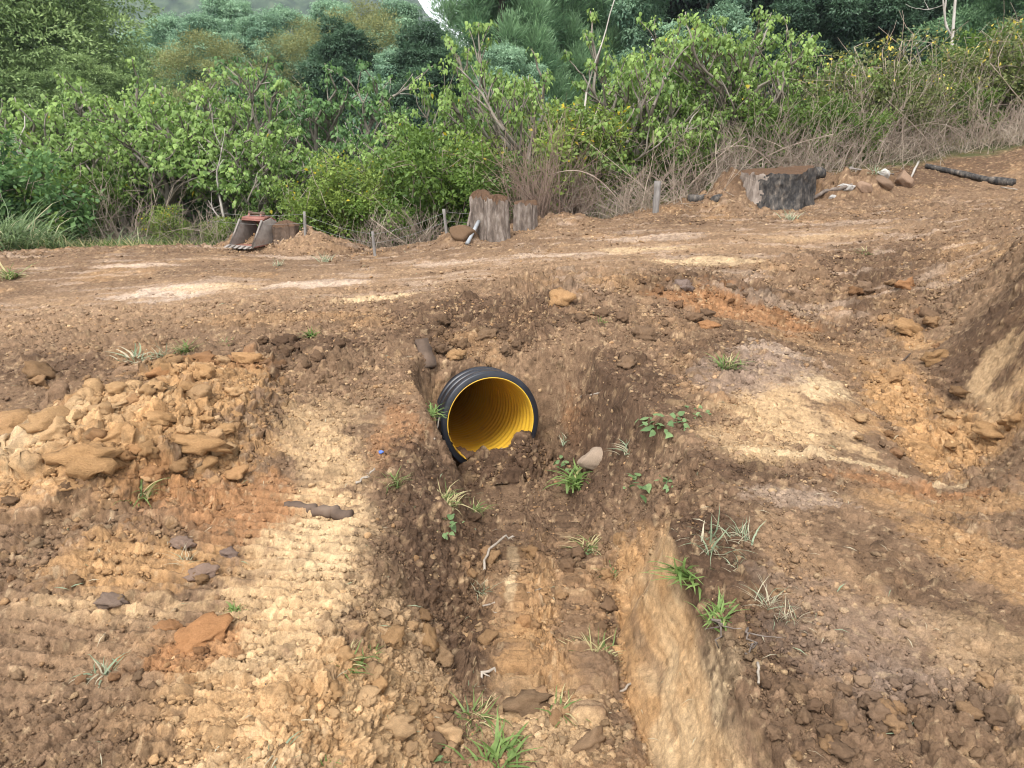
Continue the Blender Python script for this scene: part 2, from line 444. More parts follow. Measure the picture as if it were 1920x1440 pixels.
# patches of differently coloured subsoil: pixel of the survey photograph, half-widths in metres (x, y), turn, colour, strength, raggedness
PATCH = [
    # road surface
    (350,560,2.2,.9,.1,BROWN,.8,.5),(900,510,3.0,.9,.12,BROWN,.75,.5),(1400,450,2.6,.7,.16,BROWN,.7,.6),(120,590,1.6,.8,.1,BROWN,.9,.4),
    (330,548,.55,.30,.15,PINK,.95,1.0),(420,540,.5,.18,.1,PALE,.5,1.0),(590,535,.55,.16,.1,PINK,.85,1.0),(720,560,.40,.15,.15,CREAM,.75,1.0),
    (270,497,.45,.12,0,PINK,.75,1.0),(540,485,.5,.15,0,PINK,.45,1.0),(850,495,.5,.14,.1,PINK,.6,1.0),(1050,480,.6,.15,.1,PINK,.65,1.0),
    (1210,470,.6,.16,.1,CREAM,.5,1.0),(1220,445,.7,.16,.1,PINK,.6,1.0),(1330,492,.6,.13,.12,CREAM,.65,1.0),(1540,445,.8,.2,.15,PALE,.4,1.0),
    (1150,530,.6,.2,.12,OCHRE,.4,.9),(520,600,.9,.2,.1,OCHRE,.3,.9),(200,640,.9,.25,.05,MID,.4,.6),
    (900,585,1.1,.2,.05,DARK,.75,.6),(1350,540,1.2,.25,.15,DARK,.65,.7),(1640,500,.7,.6,.1,DARK,.6,.6),
    # left spoil heap and its skirts
    (250,800,.62,.95,-.3,OCHRE,.95,.5),(380,710,.45,.35,0,OCHRE,.8,.6),(60,830,.3,.3,0,CREAM,.5,.6),(230,770,.25,.3,0,PALE,.35,.8),
    (560,665,.55,.28,.05,DARK,.75,.6),(430,690,.3,.2,.05,RUST,.5,.7),(100,690,.5,.3,.05,DARK,.6,.6),
    (620,800,.30,.55,.1,PALE,.65,.9),(680,740,.3,.4,0,MID,.5,.6),(740,830,.16,.5,0,RUST,.45,.8),
    (420,960,.55,.35,.05,RUST,.65,.7),(130,1020,.7,.3,0,MID,.8,.6),
    (570,1080,.36,.75,.05,PALE,.95,.7),(590,1040,.26,.45,.05,CREAM,.4,.9),(610,880,.22,.4,.05,PALE,.7,.9),(500,1280,.40,.40,.05,PALE,.8,.8),(470,1400,.45,.25,.05,PALE,.7,.8),(500,1160,.3,.3,.05,PALE,.85,.7),(560,1300,.32,.35,0,PALE,.65,.8),(250,1060,.42,.22,.05,OCHRE,.85,.8),
    (200,1140,.4,.1,.05,PALE,.65,.9),(60,1250,.5,.4,0,BROWN,.7,.5),(350,1230,.2,.14,.05,RUST,.75,.8),(420,1350,.4,.2,0,OCHRE,.6,.8),
    (120,1390,.4,.2,0,MID,.7,.7),(690,1360,.24,.4,0,OCHRE,.85,.8),(760,1230,.14,.35,0,PALE,.5,1.0),(740,1420,.22,.2,0,PALE,.6,.9),
    # trench
    (830,930,.30,.45,.1,DARK,.7,.6),(820,1080,.22,.4,.1,DARK,.75,.7),(940,940,.3,.4,0,MID,.8,.5),(990,1090,.14,.45,0,OCHRE,.6,.9),
    (955,1080,.03,.32,0,CREAM,.8,.5),(1000,1250,.2,.35,0,OCHRE,.75,.9),(1020,1390,.25,.22,0,PALE,.7,1.0),(860,1240,.12,.3,0,DARK,.75,.7),
    (930,870,.34,.26,0,DARK,.95,.5),(1060,1000,.12,.5,0,DARK,.5,.8),(1070,1200,.10,.4,0,MID,.6,.7),
    (1085,800,.08,.35,.2,RUST,.5,.7),(1150,720,.48,.5,.1,DARK,.8,.7),(860,650,.55,.35,0,DARK,.6,.7),(950,680,.25,.25,0,BROWN,.5,.8),
    (880,650,.22,.22,0,OCHRE,.3,.9),
    (1170,830,.45,.55,.1,DARK,.75,.7),(1330,900,.45,.4,.1,DARK,.6,.8),(970,1010,.22,.5,0,DARK,.55,.9),(740,1000,.22,.55,0,DARK,.55,.8),(1010,620,.55,.2,0,DARK,.6,.8),(1400,650,.6,.25,.2,DARK,.45,.9),(760,900,.2,.5,0,DARK,.5,.8),
    # the cut face and the right-hand side
    (1180,1130,.10,.5,0,OCHRE,.8,.5),(1230,1250,.13,.55,0,PALE,.85,.5),(1320,1350,.14,.30,0,CREAM,.85,.6),(1200,1300,.06,.5,0,OCHRE,.8,.6),
    (1270,1000,.30,.6,.1,DARK,.9,.6),(1360,1100,.2,.55,.15,DARK,.6,.6),(1500,1380,.34,.25,0,MID,.7,.7),(1440,1240,.16,.3,0,DARK,.45,.7),
    (1560,1060,.3,.6,.25,BROWN,.6,.7),(1700,1100,.14,.8,.3,DARK,.55,.8),(1600,1200,.3,.45,.2,GREY,.4,.8),(1850,1050,.25,.6,.15,OCHRE,.65,.9),(1800,960,.5,.2,0,OCHRE,.55,.9),
    (1880,1300,.3,.4,.1,PALE,.35,.9),(1750,1330,.3,.12,-.5,GREY,.6,.8),(1850,1400,.3,.2,0,MID,.6,.7),
    (1400,930,.5,.14,0,MID,.6,.7),(1500,945,.3,.12,0,PINK,.4,1.0),(1700,920,.5,.13,0,RUST,.6,.8),(1450,895,.6,.06,0,DARK,.5,.7),
    (1500,800,.42,.5,.2,PALE,.85,.8),(1400,840,.3,.3,0,PALE,.6,.9),(1550,730,.25,.2,.3,CREAM,.7,.9),(1600,790,.2,.2,0,OCHRE,.5,.8),(1420,700,.5,.3,.3,GREY,.75,.7),
    (1460,660,.35,.16,.1,PINK,.45,1.0),(1560,630,.4,.25,.2,DARK,.6,.7),(1390,590,.7,.3,.15,RUST,.65,.8),(1250,600,.7,.3,.1,MID,.6,.9),
    (1700,800,.32,.8,-.1,OCHRE,.95,.6),(1700,640,.14,.55,-.1,OCHRE,.75,.8),(1800,850,.5,.4,0,OCHRE,.9,.6),(1640,880,1.0,.06,0,CREAM,.6,.9),
    (1860,640,.4,.7,-.2,DARK,.85,.6),(1860,700,.12,.20,-.3,PALE,.7,.9),(1895,740,.12,.16,0,PALE,.5,.9),(1880,540,.4,.5,0,BROWN,.6,.7),(1650,560,.4,.4,0,DARK,.4,.8),
    # far bank
    (1750,330,1.8,.6,.15,DARK,.75,.5),(1450,370,1.4,.5,.15,DARK,.4,.6),(960,440,1.2,.5,.15,BROWN,.4,.6),(560,450,.8,.5,0,BROWN,.6,.6),
]
def unwrap(x, y, z):
    # lay the steep trench sides and the head of the trench out flat, so that patterns keep their grain there
    side = np.tanh((x - .15) / .12)
    return x + .8 * side * z, y + .6 * z * sstep(3.8, 4.6, y)
def soil_colour(x, y, z, dith=None):
    x0, y0 = x, y
    x, y = unwrap(x, y, z)
    if dith is None: dith = np.zeros(len(x))
    w5 = fbm(x * 38, y * 38, 161, 3)
    w1 = fbm(x * 2.3, y * 2.3, 101, 4); w2 = fbm(x * 2.3 + 7, y * 2.3 - 9, 131, 4)
    w3 = fbm(x * 11, y * 11, 151, 4); w4 = fbm(x * 11 + 5, y * 11, 171, 4)
    r = np.hypot(x, y)
    # road and scraped ground are smeared along the direction the machine drove
    st = fbm(x * 2.2 + 0.5 * y, y * 9.0 - 1.4 * x, 191, 5)
    col = MID[None] * np.ones((len(x), 1))
    def mix(c, w):
        nonlocal col
        col = col * (1 - w[:, None]) + np.asarray(c)[None] * w[:, None]
    mix(DARK, sstep(.0, .5, w1) * .45)
    mix(OCHRE, sstep(.1, .6, w2) * .35)
    mix(BROWN, sstep(-.2, .5, w3) * .25)
    for u, v, rx, ry, rot, c, s, rag in PATCH:
        p = PCACHE[(u, v)]
        m = np.nonzero((np.abs(x0 - p[0]) < 2.2 * max(rx, ry)) & (np.abs(y0 - p[1]) < 2.2 * max(rx, ry)))[0]
        if not len(m): continue
        k = 0.30 * min(rx, ry) + 0.03
        q = ell(x0[m] + k * w1[m] + .35 * k * w3[m], y0[m] + k * w2[m] + .35 * k * w4[m], p[0], p[1], rx, ry, rot)
        rough = st[m] if p[1] > 5.6 else 0.6 * w3[m] + 0.5 * w4[m]
        w = sstep(1.05, .55, q + rag * .75 * rough + .42 * dith[m] + .35 * w5[m]) * s
        col[m] = col[m] * (1 - w[:, None]) + c[None] * w[:, None]
    rdm = sstep(5.7, 6.6, y0) * sstep(11, 9.5, y0)
    mix(PINK * .9, sstep(.12, .5, st) * rdm * .38)
    mix(DARK, sstep(.15, .5, -st) * rdm * .35)
    # loose darker and paler crumbs mixed through everything
    mix(DARK, sstep(.25, .6, w4) * .35)
    mix(PALE, sstep(.30, .6, fbm(x * 17, y * 17, 211, 3)) * .28)
    mix(CREAM, sstep(.35, .6, w5) * .30)
    mix(DARK * .8, sstep(.30, .55, -w5) * .35)
    # smooth cut face on the right of the lower trench
    y_, _a, _b, xc_, xd_, _f = TR.T
    f = (np.interp(y0, y_, xd_) - x0 + .03 * w3) / (np.interp(y0, y_, xd_) - np.interp(y0, y_, xc_))
    wface = sstep(.02, .16, f - .22 * np.clip(w1, -.5, 1) - .15 * w3) * sstep(1.12, 1.0, f) * sstep(3.12, 2.9, y0 + .3 * w1 + .1 * w3) * sstep(.3, .8, y0)
    mix(OCHRE * 1.02, wface * .85)
    mix(CREAM * .9, wface * sstep(-.30, .35, w1 + .5 * w3 + .4 * (.75 - f)) * .62)
    mix(DARK, wface * sstep(.25, .6, w4 + .3 * w1) * .45)
    lay = fbm(y0 * 1.3 + .4 * w1, z * 15 + .3 * w3, 221, 4)
    mix(MID, wface * sstep(.05, .45, lay) * .55)
    mix(OCHRE, wface * sstep(.05, .45, -lay) * .5)
    # grass litter beyond the far edge of the works
    edge = np.interp(x, [-12, -6.2, -2.6, 0, 1.4, 2.6, 4.5, 7, 14], [8.6, 9.0, 10.4, 10.6, 11.0, 11.4, 12.2, 12.8, 13.5])
    g = sstep(-.1, .5, y - edge + .5 * w1)
    mix(GRASSY * .8, g)
    mix(np.array([.17, .135, .085]), g * sstep(-.1, .4, w3) * .6)
    return col
PCACHE = {(q[0], q[1]): raycast(q[0], q[1]) for q in PATCH}

def rough_map(x, y):
    """how cloddy the surface is, 0 smooth .. 1 rough"""
    k = 0.34 + 0.25 * fbm(x * 1.3, y * 1.3, 301, 3)
    def put(cx, cy, rx, ry, rot, val, s=1.0):
        nonlocal k
        w = sstep(1.2, .6, ell(x, y, cx, cy, rx, ry, rot) + .2 * fbm(x * 4, y * 4, 311, 2)) * s
        k = k * (1 - w) + val * w
    put(-3.0, 7.4, 4.5, 1.5, .05, .05); put(1.5, 8.2, 3.2, 1.2, .15, .10)          # rolled road
    put(-1.95, 3.75, .75, 1.1, -.3, 1.0); put(-1.4, 4.65, .6, .3, 0, .95)           # heap
    put(-1.75, 2.75, .6, .4, 0, .75)
    put(-.98, 2.65, .38, .85, 0, .16)                                               # track-pressed strip
    put(-.75, 1.9, .45, .5, 0, .85); put(.1, 2.3, .4, 1.0, 0, .85)
    put(1.55, 2.2, .55, .9, .2, .16); put(1.35, 1.55, .4, .25, 0, .8)
    put(1.9, 4.1, .55, .6, .2, .12); put(2.6, 4.3, .45, .8, 0, .85); put(-.30, 3.6, .35, .6, 0, .3); put(.05, 4.5, .38, .30, 0, .9); put(3.1, 4.8, .35, 1.3, -.2, .2)
    put(-.2, 5.6, .7, .35, 0, .8); put(1.3, 6.4, 1.8, .4, .16, .9); put(1.2, 5.2, .6, .6, 0, .6); put(3.2, 6.6, 1.0, 1.0, 0, .7)
    y_, _a, _b, xc_, xd_, _f = TR.T
    f = (np.interp(y, y_, xd_) - x) / (np.interp(y, y_, xd_) - np.interp(y, y_, xc_))
    k = k * (1 - sstep(-.08, .06, f) * sstep(1.1, .98, f) * sstep(3.1, 2.9, y) * .97)
    return np.clip(k, 0, 1)

def build_ground():
    dense = np.radians(np.linspace(-43, 43, 1260))
    mid_l, mid_r = np.radians(np.linspace(-64, -43, 190)[:-1]), np.radians(np.linspace(43, 64, 190)[1:])
    side = np.radians(np.linspace(64, 296, 90)[1:-1])
    ang = np.concatenate([mid_l, dense, mid_r, side])
    rad = [0.25, 0.6, 0.9, 1.15, 1.35]
    while rad[-1] < 15.5:
        r = rad[-1]
        d = min(max(.0034, r * r / 1250.0), .021)
        if 4.4 < r < 5.6: d = .009
        rad.append(r + d)
    while rad[-1] < 900: rad.append(rad[-1] * 1.07)
    rad = np.array(rad)
    A, R = np.meshgrid(ang, rad)
    x, y = (R * np.sin(A)).ravel(), (R * np.cos(A)).ravel()
    z = macro_height(x, y)
    zm = z.copy()
    r = np.hypot(x, y)
    infront = (np.abs(np.arctan2(x, y)) < 1.10) & (r < 17)
    # normals of the smooth land, so that clods stand out of steep faces too
    nr, na = len(rad), len(ang)
    G = np.stack([x, y, z], 1).reshape(nr, na, 3)
    nrm = np.cross(np.gradient(G, axis=1), np.gradient(G, axis=0)).reshape(-1, 3)
    nrm /= np.linalg.norm(nrm, axis=1)[:, None] + 1e-12
    nrm *= np.sign(nrm[:, 2:3] + 1e-9)
    m = np.nonzero(infront)[0]
    X0, Y0 = x[m], y[m]
    k = rough_map(X0, Y0)
    X, Y = unwrap(X0, Y0, zm[m])
    near = sstep(16, 12, r[m])
    wx, wy = fbm(X * 14, Y * 14, 401, 3), fbm(X * 14 + 3, Y * 14 + 8, 421, 3)
    ux, uy = fbm(X * 45, Y * 45, 403, 2), fbm(X * 45 + 3, Y * 45 + 8, 423, 2)
    ax, ay = X + .014 * wx + .007 * ux, Y + .014 * wy + .007 * uy
    h1, t1 = lumps(ax, ay, .21, 501, np.clip(k - .40, 0, 1) * .85, flat=.55)
    h2, t2 = lumps(ax, ay, .10, 521, np.clip(k - .10, 0, .85), flat=.8)
    h3, t3 = lumps(X + .010 * wx + .004 * ux, Y + .010 * wy + .004 * uy, .050, 541, np.clip(k + .08, 0, .8), flat=.95)
    h4, t4 = lumps(X + .003 * ux, Y + .003 * uy, .026, 561, np.clip(k + .25, 0.05, .8), flat=1.0)
    n = fbm(X * 30, Y * 30, 441, 4)
    bil = .020 * np.abs(fbm(X * 8, Y * 8, 443, 4)) + .013 * np.abs(fbm(X * 24, Y * 24, 445, 4)) + .007 * np.abs(fbm(X * 70, Y * 70, 447, 2))
    rid = 1 - np.abs(fbm(X * 9, Y * 9, 461, 4)) * 2
    # pressed grouser marks of the digger's tracks
    gx = sstep(1.15, .5, ell(X0 + .1 * wx, Y0, -.93, 2.40, .42, 1.05, .03)) + .6 * sstep(1.1, .5, ell(X0, Y0, -1.75, 2.35, .7, .8, 0))
    ph = (Y0 + .10 * X0 + .016 * wx) / .068 * 2 * np.pi
    gr = np.clip(np.sin(ph), -.4, 1) * (.5 + .5 * fbm(X * 6, Y * 6, 471, 2)) * gx
    # drag marks along the road
    rd = sstep(5.7, 6.4, Y0) * fbm(X0 * 1.6, (Y0 - .12 * X0) * 13, 481, 4)
    sm = sstep(1.2, .6, ell(X0, Y0, 1.6, 2.2, .75, .95, .2)) * fbm((X0 - .25 * Y0) * 12, Y0 * 1.5, 491, 4)
    grit = np.random.default_rng(3).uniform(-1, 1, len(X)) * np.clip(r[m] / 3, .5, 1.6)
    lump = (h1 + h2 + h3 + h4 * .9) * (1 - .65 * np.clip(gx, 0, 1))
    lump = lump * (.18 + .82 * sstep(-.02, .16, k))
    detail = lump + .010 * n * (.35 + k) + .008 * rid * k + 1.6 * bil * (.25 + 1.1 * k) + .036 * gr + .020 * rd + .012 * sm + .0016 * grit + .016 * (1 - sstep(.0, .05, k)) * fbm(Y0 * 2.2 + .5 * X0, zm[m] * 24 + 3 * X0, 497, 4) * sstep(3.3, 3.0, Y0)
    pts = np.stack([x, y, z], 1)
    pts[m] += nrm[m] * (detail * near * (.45 + .55 * nrm[m, 2]))[:, None]
    x, y, z = pts.T.copy()
    # keep earth off the throat of the pipe, and open the sheet where the pipe passes through it
    c, ax_ = PIPE_C, PIPE_A
    rel = pts - c[None]
    s = rel @ ax_
    dist = np.linalg.norm(rel - s[:, None] * ax_[None], axis=1)
    inside = (dist < PIPE_R - .018) & (s > .045) & (s < 3.3)
    col = np.tile(MID, (len(x), 1))
    tone = np.where(t1 >= 0, t1, np.where(t2 >= 0, t2, np.where(t3 >= 0, t3, np.where(t4 >= 0, t4, .5))))
    col[m] = soil_colour(X0, Y0, zm[m], tone - .5)
    col[m] *= (0.68 + 0.62 * tone)[:, None]
    far = ~infront
    col[far] = np.where((r[far] > 17)[:, None], np.array([.05, .065, .028]), MID)
    i = np.arange(nr - 1)[:, None] * na; j = np.arange(na)[None]; jn = (j + 1) % na
    F = np.stack([i + j, i + na + j, i + na + jn, i + jn], -1).reshape(-1, 4)
    F = F[~inside[F].any(1)]
    mid = len(x)
    verts = np.vstack([pts, [[0, 0, zat(0, 0)]]])
    col = np.vstack([col, MID])
    jj = np.arange(na)
    T = np.stack([np.full(na, mid), jj, (jj + 1) % na], 1)
    me = mesh_np("ground", verts, [F, T], SOIL, {"soil": col})
    o = obj("ground", me)
    tag(o, "bare brown and ochre earthworks with a trench and graded track", "ground", kind="structure")
    return o

# pipe: mouth centre, axis into the bank, outer radius
PIPE_C = at_y(921, 791, 4.66)
_yaw, _fall = math.radians(19), math.radians(9.0)
PIPE_A = np.array([-math.sin(_yaw) * math.cos(_fall), math.cos(_yaw) * math.cos(_fall), -math.sin(_fall)])
PIPE_RI, PIPE_R = 0.298, 0.345
build_ground()
# ------------------------------------------------------------------ the drainage pipe
def frame_of(axis):
    a = axis / np.linalg.norm(axis)
    x = np.cross(a, [0, 0, 1.0]); x /= np.linalg.norm(x)
    return x, np.cross(x, a), a
def revolve(profile, axis, n=96):
    """profile: list of (s along axis, radius); returns verts, faces"""
    x, u, a = frame_of(axis)
    pr = np.asarray(profile, float)
    th = np.arange(n) / n * 2 * np.pi
    V = pr[:, 0][:, None, None] * a + pr[:, 1][:, None, None] * (np.cos(th)[None, :, None] * x + np.sin(th)[None, :, None] * u)
    m = len(pr)
    i = np.arange(m - 1)[:, None] * n; j = np.arange(n)[None]; k = (j + 1) % n
    return V.reshape(-1, 3), np.stack([i + j, i + k, i + n + k, i + n + j], -1).reshape(-1, 4)
M_BLACK = mat_mottled("black_plastic", [(.3, (.008, .009, .012)), (.60, (.018, .020, .026)), (.76, (.09, .07, .055))], 9, .38, .08, .004, spec=.5)
def mat_liner():
    m, N, L, b = new_mat("yellow_plastic")
    n = noise_node(N, L, 5, 6, .7)
    r = ramp(N, [(.40, (.70, .43, .04)), (.60, (.60, .35, .04)), (.76, (.27, .16, .07))])
    L.new(n.outputs["Fac"], r.inputs["Fac"]); L.new(r.outputs[0], b.inputs["Base Color"])
    b.inputs["Roughness"].default_value = .42; b.inputs["Specular IOR Level"].default_value = .4
    return m
M_YELL = mat_liner()
pipe = thing("drainage_pipe", "black corrugated drainage pipe with yellow inside emerging from the trench bank", "pipe", PIPE_C)
prof = [(0.0, PIPE_RI + .006), (0.0, PIPE_R - .012), (.004, PIPE_R - .003), (.012, PIPE_R), (.066, PIPE_R), (.074, PIPE_R - .005), (.080, PIPE_R - .030)]
s = .098
while s < 3.2:
    prof += [(s, PIPE_R - .030), (s + .010, PIPE_R - .008), (s + .020, PIPE_R), (s + .050, PIPE_R), (s + .060, PIPE_R - .008), (s + .070, PIPE_R - .030)]
    s += .088
v, f = revolve(prof, PIPE_A)
obj("corrugated_wall", mesh_np("corrugated_wall", v, [f], M_BLACK, smooth=True), pipe)
ss = np.arange(.012, 3.3, .011)
prof = [(-.003, PIPE_RI + .006), (-.005, PIPE_RI + .003), (-.003, PIPE_RI), (.006, PIPE_RI - .001)] + [(q, PIPE_RI - .0005 - (.0055) * (.5 - .5 * math.cos(q / .066 * 2 * math.pi))) for q in ss]
v, f = revolve(prof, PIPE_A)
obj("liner", mesh_np("liner", v, [f], M_YELL, smooth=True), pipe)
# added plug at the buried end: stops sky light leaking into the bore
v, f = revolve([(3.25, .001), (3.25, PIPE_R + .03), (3.4, PIPE_R + .03), (3.4, .001)], PIPE_A, 32)
tag(obj("light_stop_plug", mesh_np("light_stop_plug", v + PIPE_C, [f], SOIL, {"soil": np.tile(DARK, (len(v), 1))})), "added soil-coloured plug keeping sky light out of the buried pipe end", "soil", kind="structure")
# earth washed into the mouth, lying on the lower left of the liner
def mouth_soil():
    x, u, a = frame_of(PIPE_A)
    rng = np.random.default_rng(5)
    S, T = np.meshgrid(np.linspace(-.02, .62, 120), np.linspace(-1.45, 1.05, 150), indexing='ij')
    th = T - np.pi / 2                                       # angle round the bore, 0 = bottom
    px = PIPE_RI * np.cos(th)
    nn = fbm(S.ravel() * 14, T.ravel() * 5, 77, 4).reshape(S.shape)
    n2 = fbm(S.ravel() * 40, T.ravel() * 14, 79, 3).reshape(S.shape)
    cover = 1 - np.hypot((T + .42 + .5 * np.clip(S, 0, 1)) / (.40 + .06 * nn), (S - .02) / .36) + .30 * nn
    cover = np.maximum(cover, 1 - np.hypot((T - .15) / .75, (S + .02) / .22) + .3 * nn)
    cover = np.where(S < .14, np.maximum(cover, .2), cover) * 1.0
    thick = .062 * sstep(0, .8, cover) + .012 * n2 * sstep(0, .3, cover) - .012
    r = PIPE_RI - thick
    P = S[..., None] * a + r[..., None] * (np.cos(th)[..., None] * x + np.sin(th)[..., None] * u)
    n0, n1 = S.shape
    i = np.arange(n0 - 1)[:, None] * n1; j = np.arange(n1 - 1)[None]
    F = np.stack([i + j, i + n1 + j, i + n1 + j + 1, i + j + 1], -1).reshape(-1, 4)
    keep = (cover.ravel()[F] > -.02).any(1)
    tone = DARK * 1.25
    o = obj("soil", mesh_np("soil", P.reshape(-1, 3) + PIPE_C, [F[keep]], SOIL, {"soil": tone[None] * (1 + .25 * n2.reshape(-1, 1))}, smooth=True))
    tag(o, "dark soil spilled into the bottom of the yellow pipe mouth", "soil", kind="stuff")
mouth_soil()
# ------------------------------------------------------------------ rocks, clods and crumbs
import bmesh
def ico(sub):
    bm = bmesh.new(); bmesh.ops.create_icosphere(bm, subdivisions=sub, radius=1.0)
    bm.verts.ensure_lookup_table()
    v = np.array([q.co[:] for q in bm.verts]); f = np.array([[w.index for w in q.verts] for q in bm.faces]); bm.free()
    return v / np.linalg.norm(v, axis=1)[:, None], f
ICO = {k: ico(k) for k in (1, 2, 3, 4)}
def rock_verts(seed, sub, planes=14, rough=.10, squash=(1, 1, 1)):
    rng = np.random.default_rng(seed)
    u, f = ICO[sub]
    n = rng.normal(size=(planes, 3)); n /= np.linalg.norm(n, axis=1)[:, None]
    d = rng.uniform(.62, 1.0, planes)
    dots = u @ n.T
    r = np.min(np.where(dots > .05, d[None] / np.maximum(dots, .05), 9), axis=1)
    r = np.minimum(r, 1.15)
    r = r * (1 + rough * fbm(u[:, 0] * 2.3 + 9 * u[:, 2] * .4 + seed, u[:, 1] * 2.3 + u[:, 2] * 1.9, seed, 4) * 1.6
             + rough * .5 * fbm(u[:, 0] * 9 + u[:, 2] * 7, u[:, 1] * 9 - u[:, 2] * 5 + seed, seed + 5, 3))
    return u * r[:, None] * np.array(squash), f
def clod_mat(name, c, var=.3):
    c = np.array(c)
    return mat_mottled(name, [(.28, tuple(c * (1 - var * 1.5))), (.5, tuple(c)), (.72, tuple(np.minimum(c * (1 + var * 1.3), .8)))], 26, .95, .9, .012, detail=8, rand=.22, spec=.1)
C_MAT = {"cream": clod_mat("cream_stone", (.44, .33, .235), .2), "white": clod_mat("white_stone", (.46, .43, .39), .2), "tan": clod_mat("tan_boulder", (.25, .165, .11), .25),
         "brown": clod_mat("brown_clod", MID)}
TINT = {"ochre": OCHRE, "pale": np.array([.56, .36, .19]), "rust": RUST, "brown": MID, "dark": DARK * 1.2, "grey": np.array([.19, .14, .12])}
def mat_clod():
    m, N, L, b = new_mat("clod")
    oi = N.new("ShaderNodeObjectInfo")
    n1 = noise_node(N, L, 3.2, 8, .72); n2 = noise_node(N, L, 14, 4, .7)
    mr = N.new("ShaderNodeMapRange"); mr.inputs["From Min"].default_value = .3; mr.inputs["From Max"].default_value = .7
    mr.inputs["To Min"].default_value = .62; mr.inputs["To Max"].default_value = 1.38
    ad = N.new("ShaderNodeMath"); ad.operation = 'ADD'; L.new(n1.outputs["Fac"], ad.inputs[0]); L.new(n2.outputs["Fac"], ad.inputs[1])
    hf = N.new("ShaderNodeMath"); hf.operation = 'MULTIPLY'; hf.inputs[1].default_value = .5; L.new(ad.outputs[0], hf.inputs[0])
    L.new(hf.outputs[0], mr.inputs["Value"])
    hs = N.new("ShaderNodeHueSaturation"); L.new(oi.outputs["Color"], hs.inputs["Color"]); L.new(mr.outputs[0], hs.inputs["Value"])
    L.new(hs.outputs[0], b.inputs["Base Color"]); b.inputs["Roughness"].default_value = .95; b.inputs["Specular IOR Level"].default_value = .1
    add_bump(N, L, b, ad.outputs[0], .6, .03)
    return m
M_CLOD = mat_clod()
CLODS = []
for k in range(9):
    v, f = rock_verts(700 + k, 3, 6 + k % 4, .42, (1, .75 + .04 * k, .72))
    v *= (1 + .10 * np.random.default_rng(k).uniform(-1, 1, (len(v), 1)))
    CLODS.append(mesh_np("clod", v, [f], M_CLOD))
CATS = {}
def clod(u, v, px, cname, label, i=0, group=None, name="dirt_clod", cat="clod", rz=None, sink=.25, sc=(1, 1, 1)):
    p = raycast(u, v); d = np.linalg.norm(p - EYE)
    s = px / FOC * d * .5 * (.86 if px > 55 else 1)
    o = obj(name, CLODS[i % 9])
    loc_ = soil_colour(np.array([p[0]]), np.array([p[1]]), np.array([p[2]]))[0]
    mixc = .75 if label and group is None else .4
    cc = (loc_ * (1 - mixc) + TINT[cname] * mixc) * random.uniform(.78, 1.12)
    o.color = (*[float(q) for q in np.clip(cc, 0, .8)], 1)
    o.location = (p[0], p[1], zat(p[0], p[1]) + s * sc[2] * .62 * (1 - 2 * sink) + .012 + .012 * float(rough_map(p[:1], p[1:2])[0]))
    o.rotation_euler = (random.uniform(-.25, .25), random.uniform(-.25, .25), random.uniform(0, 6.28) if rz is None else rz)
    o.scale = (s * sc[0], s * sc[1], s * sc[2])
    return tag(o, label, cat, group)
random.seed(7)
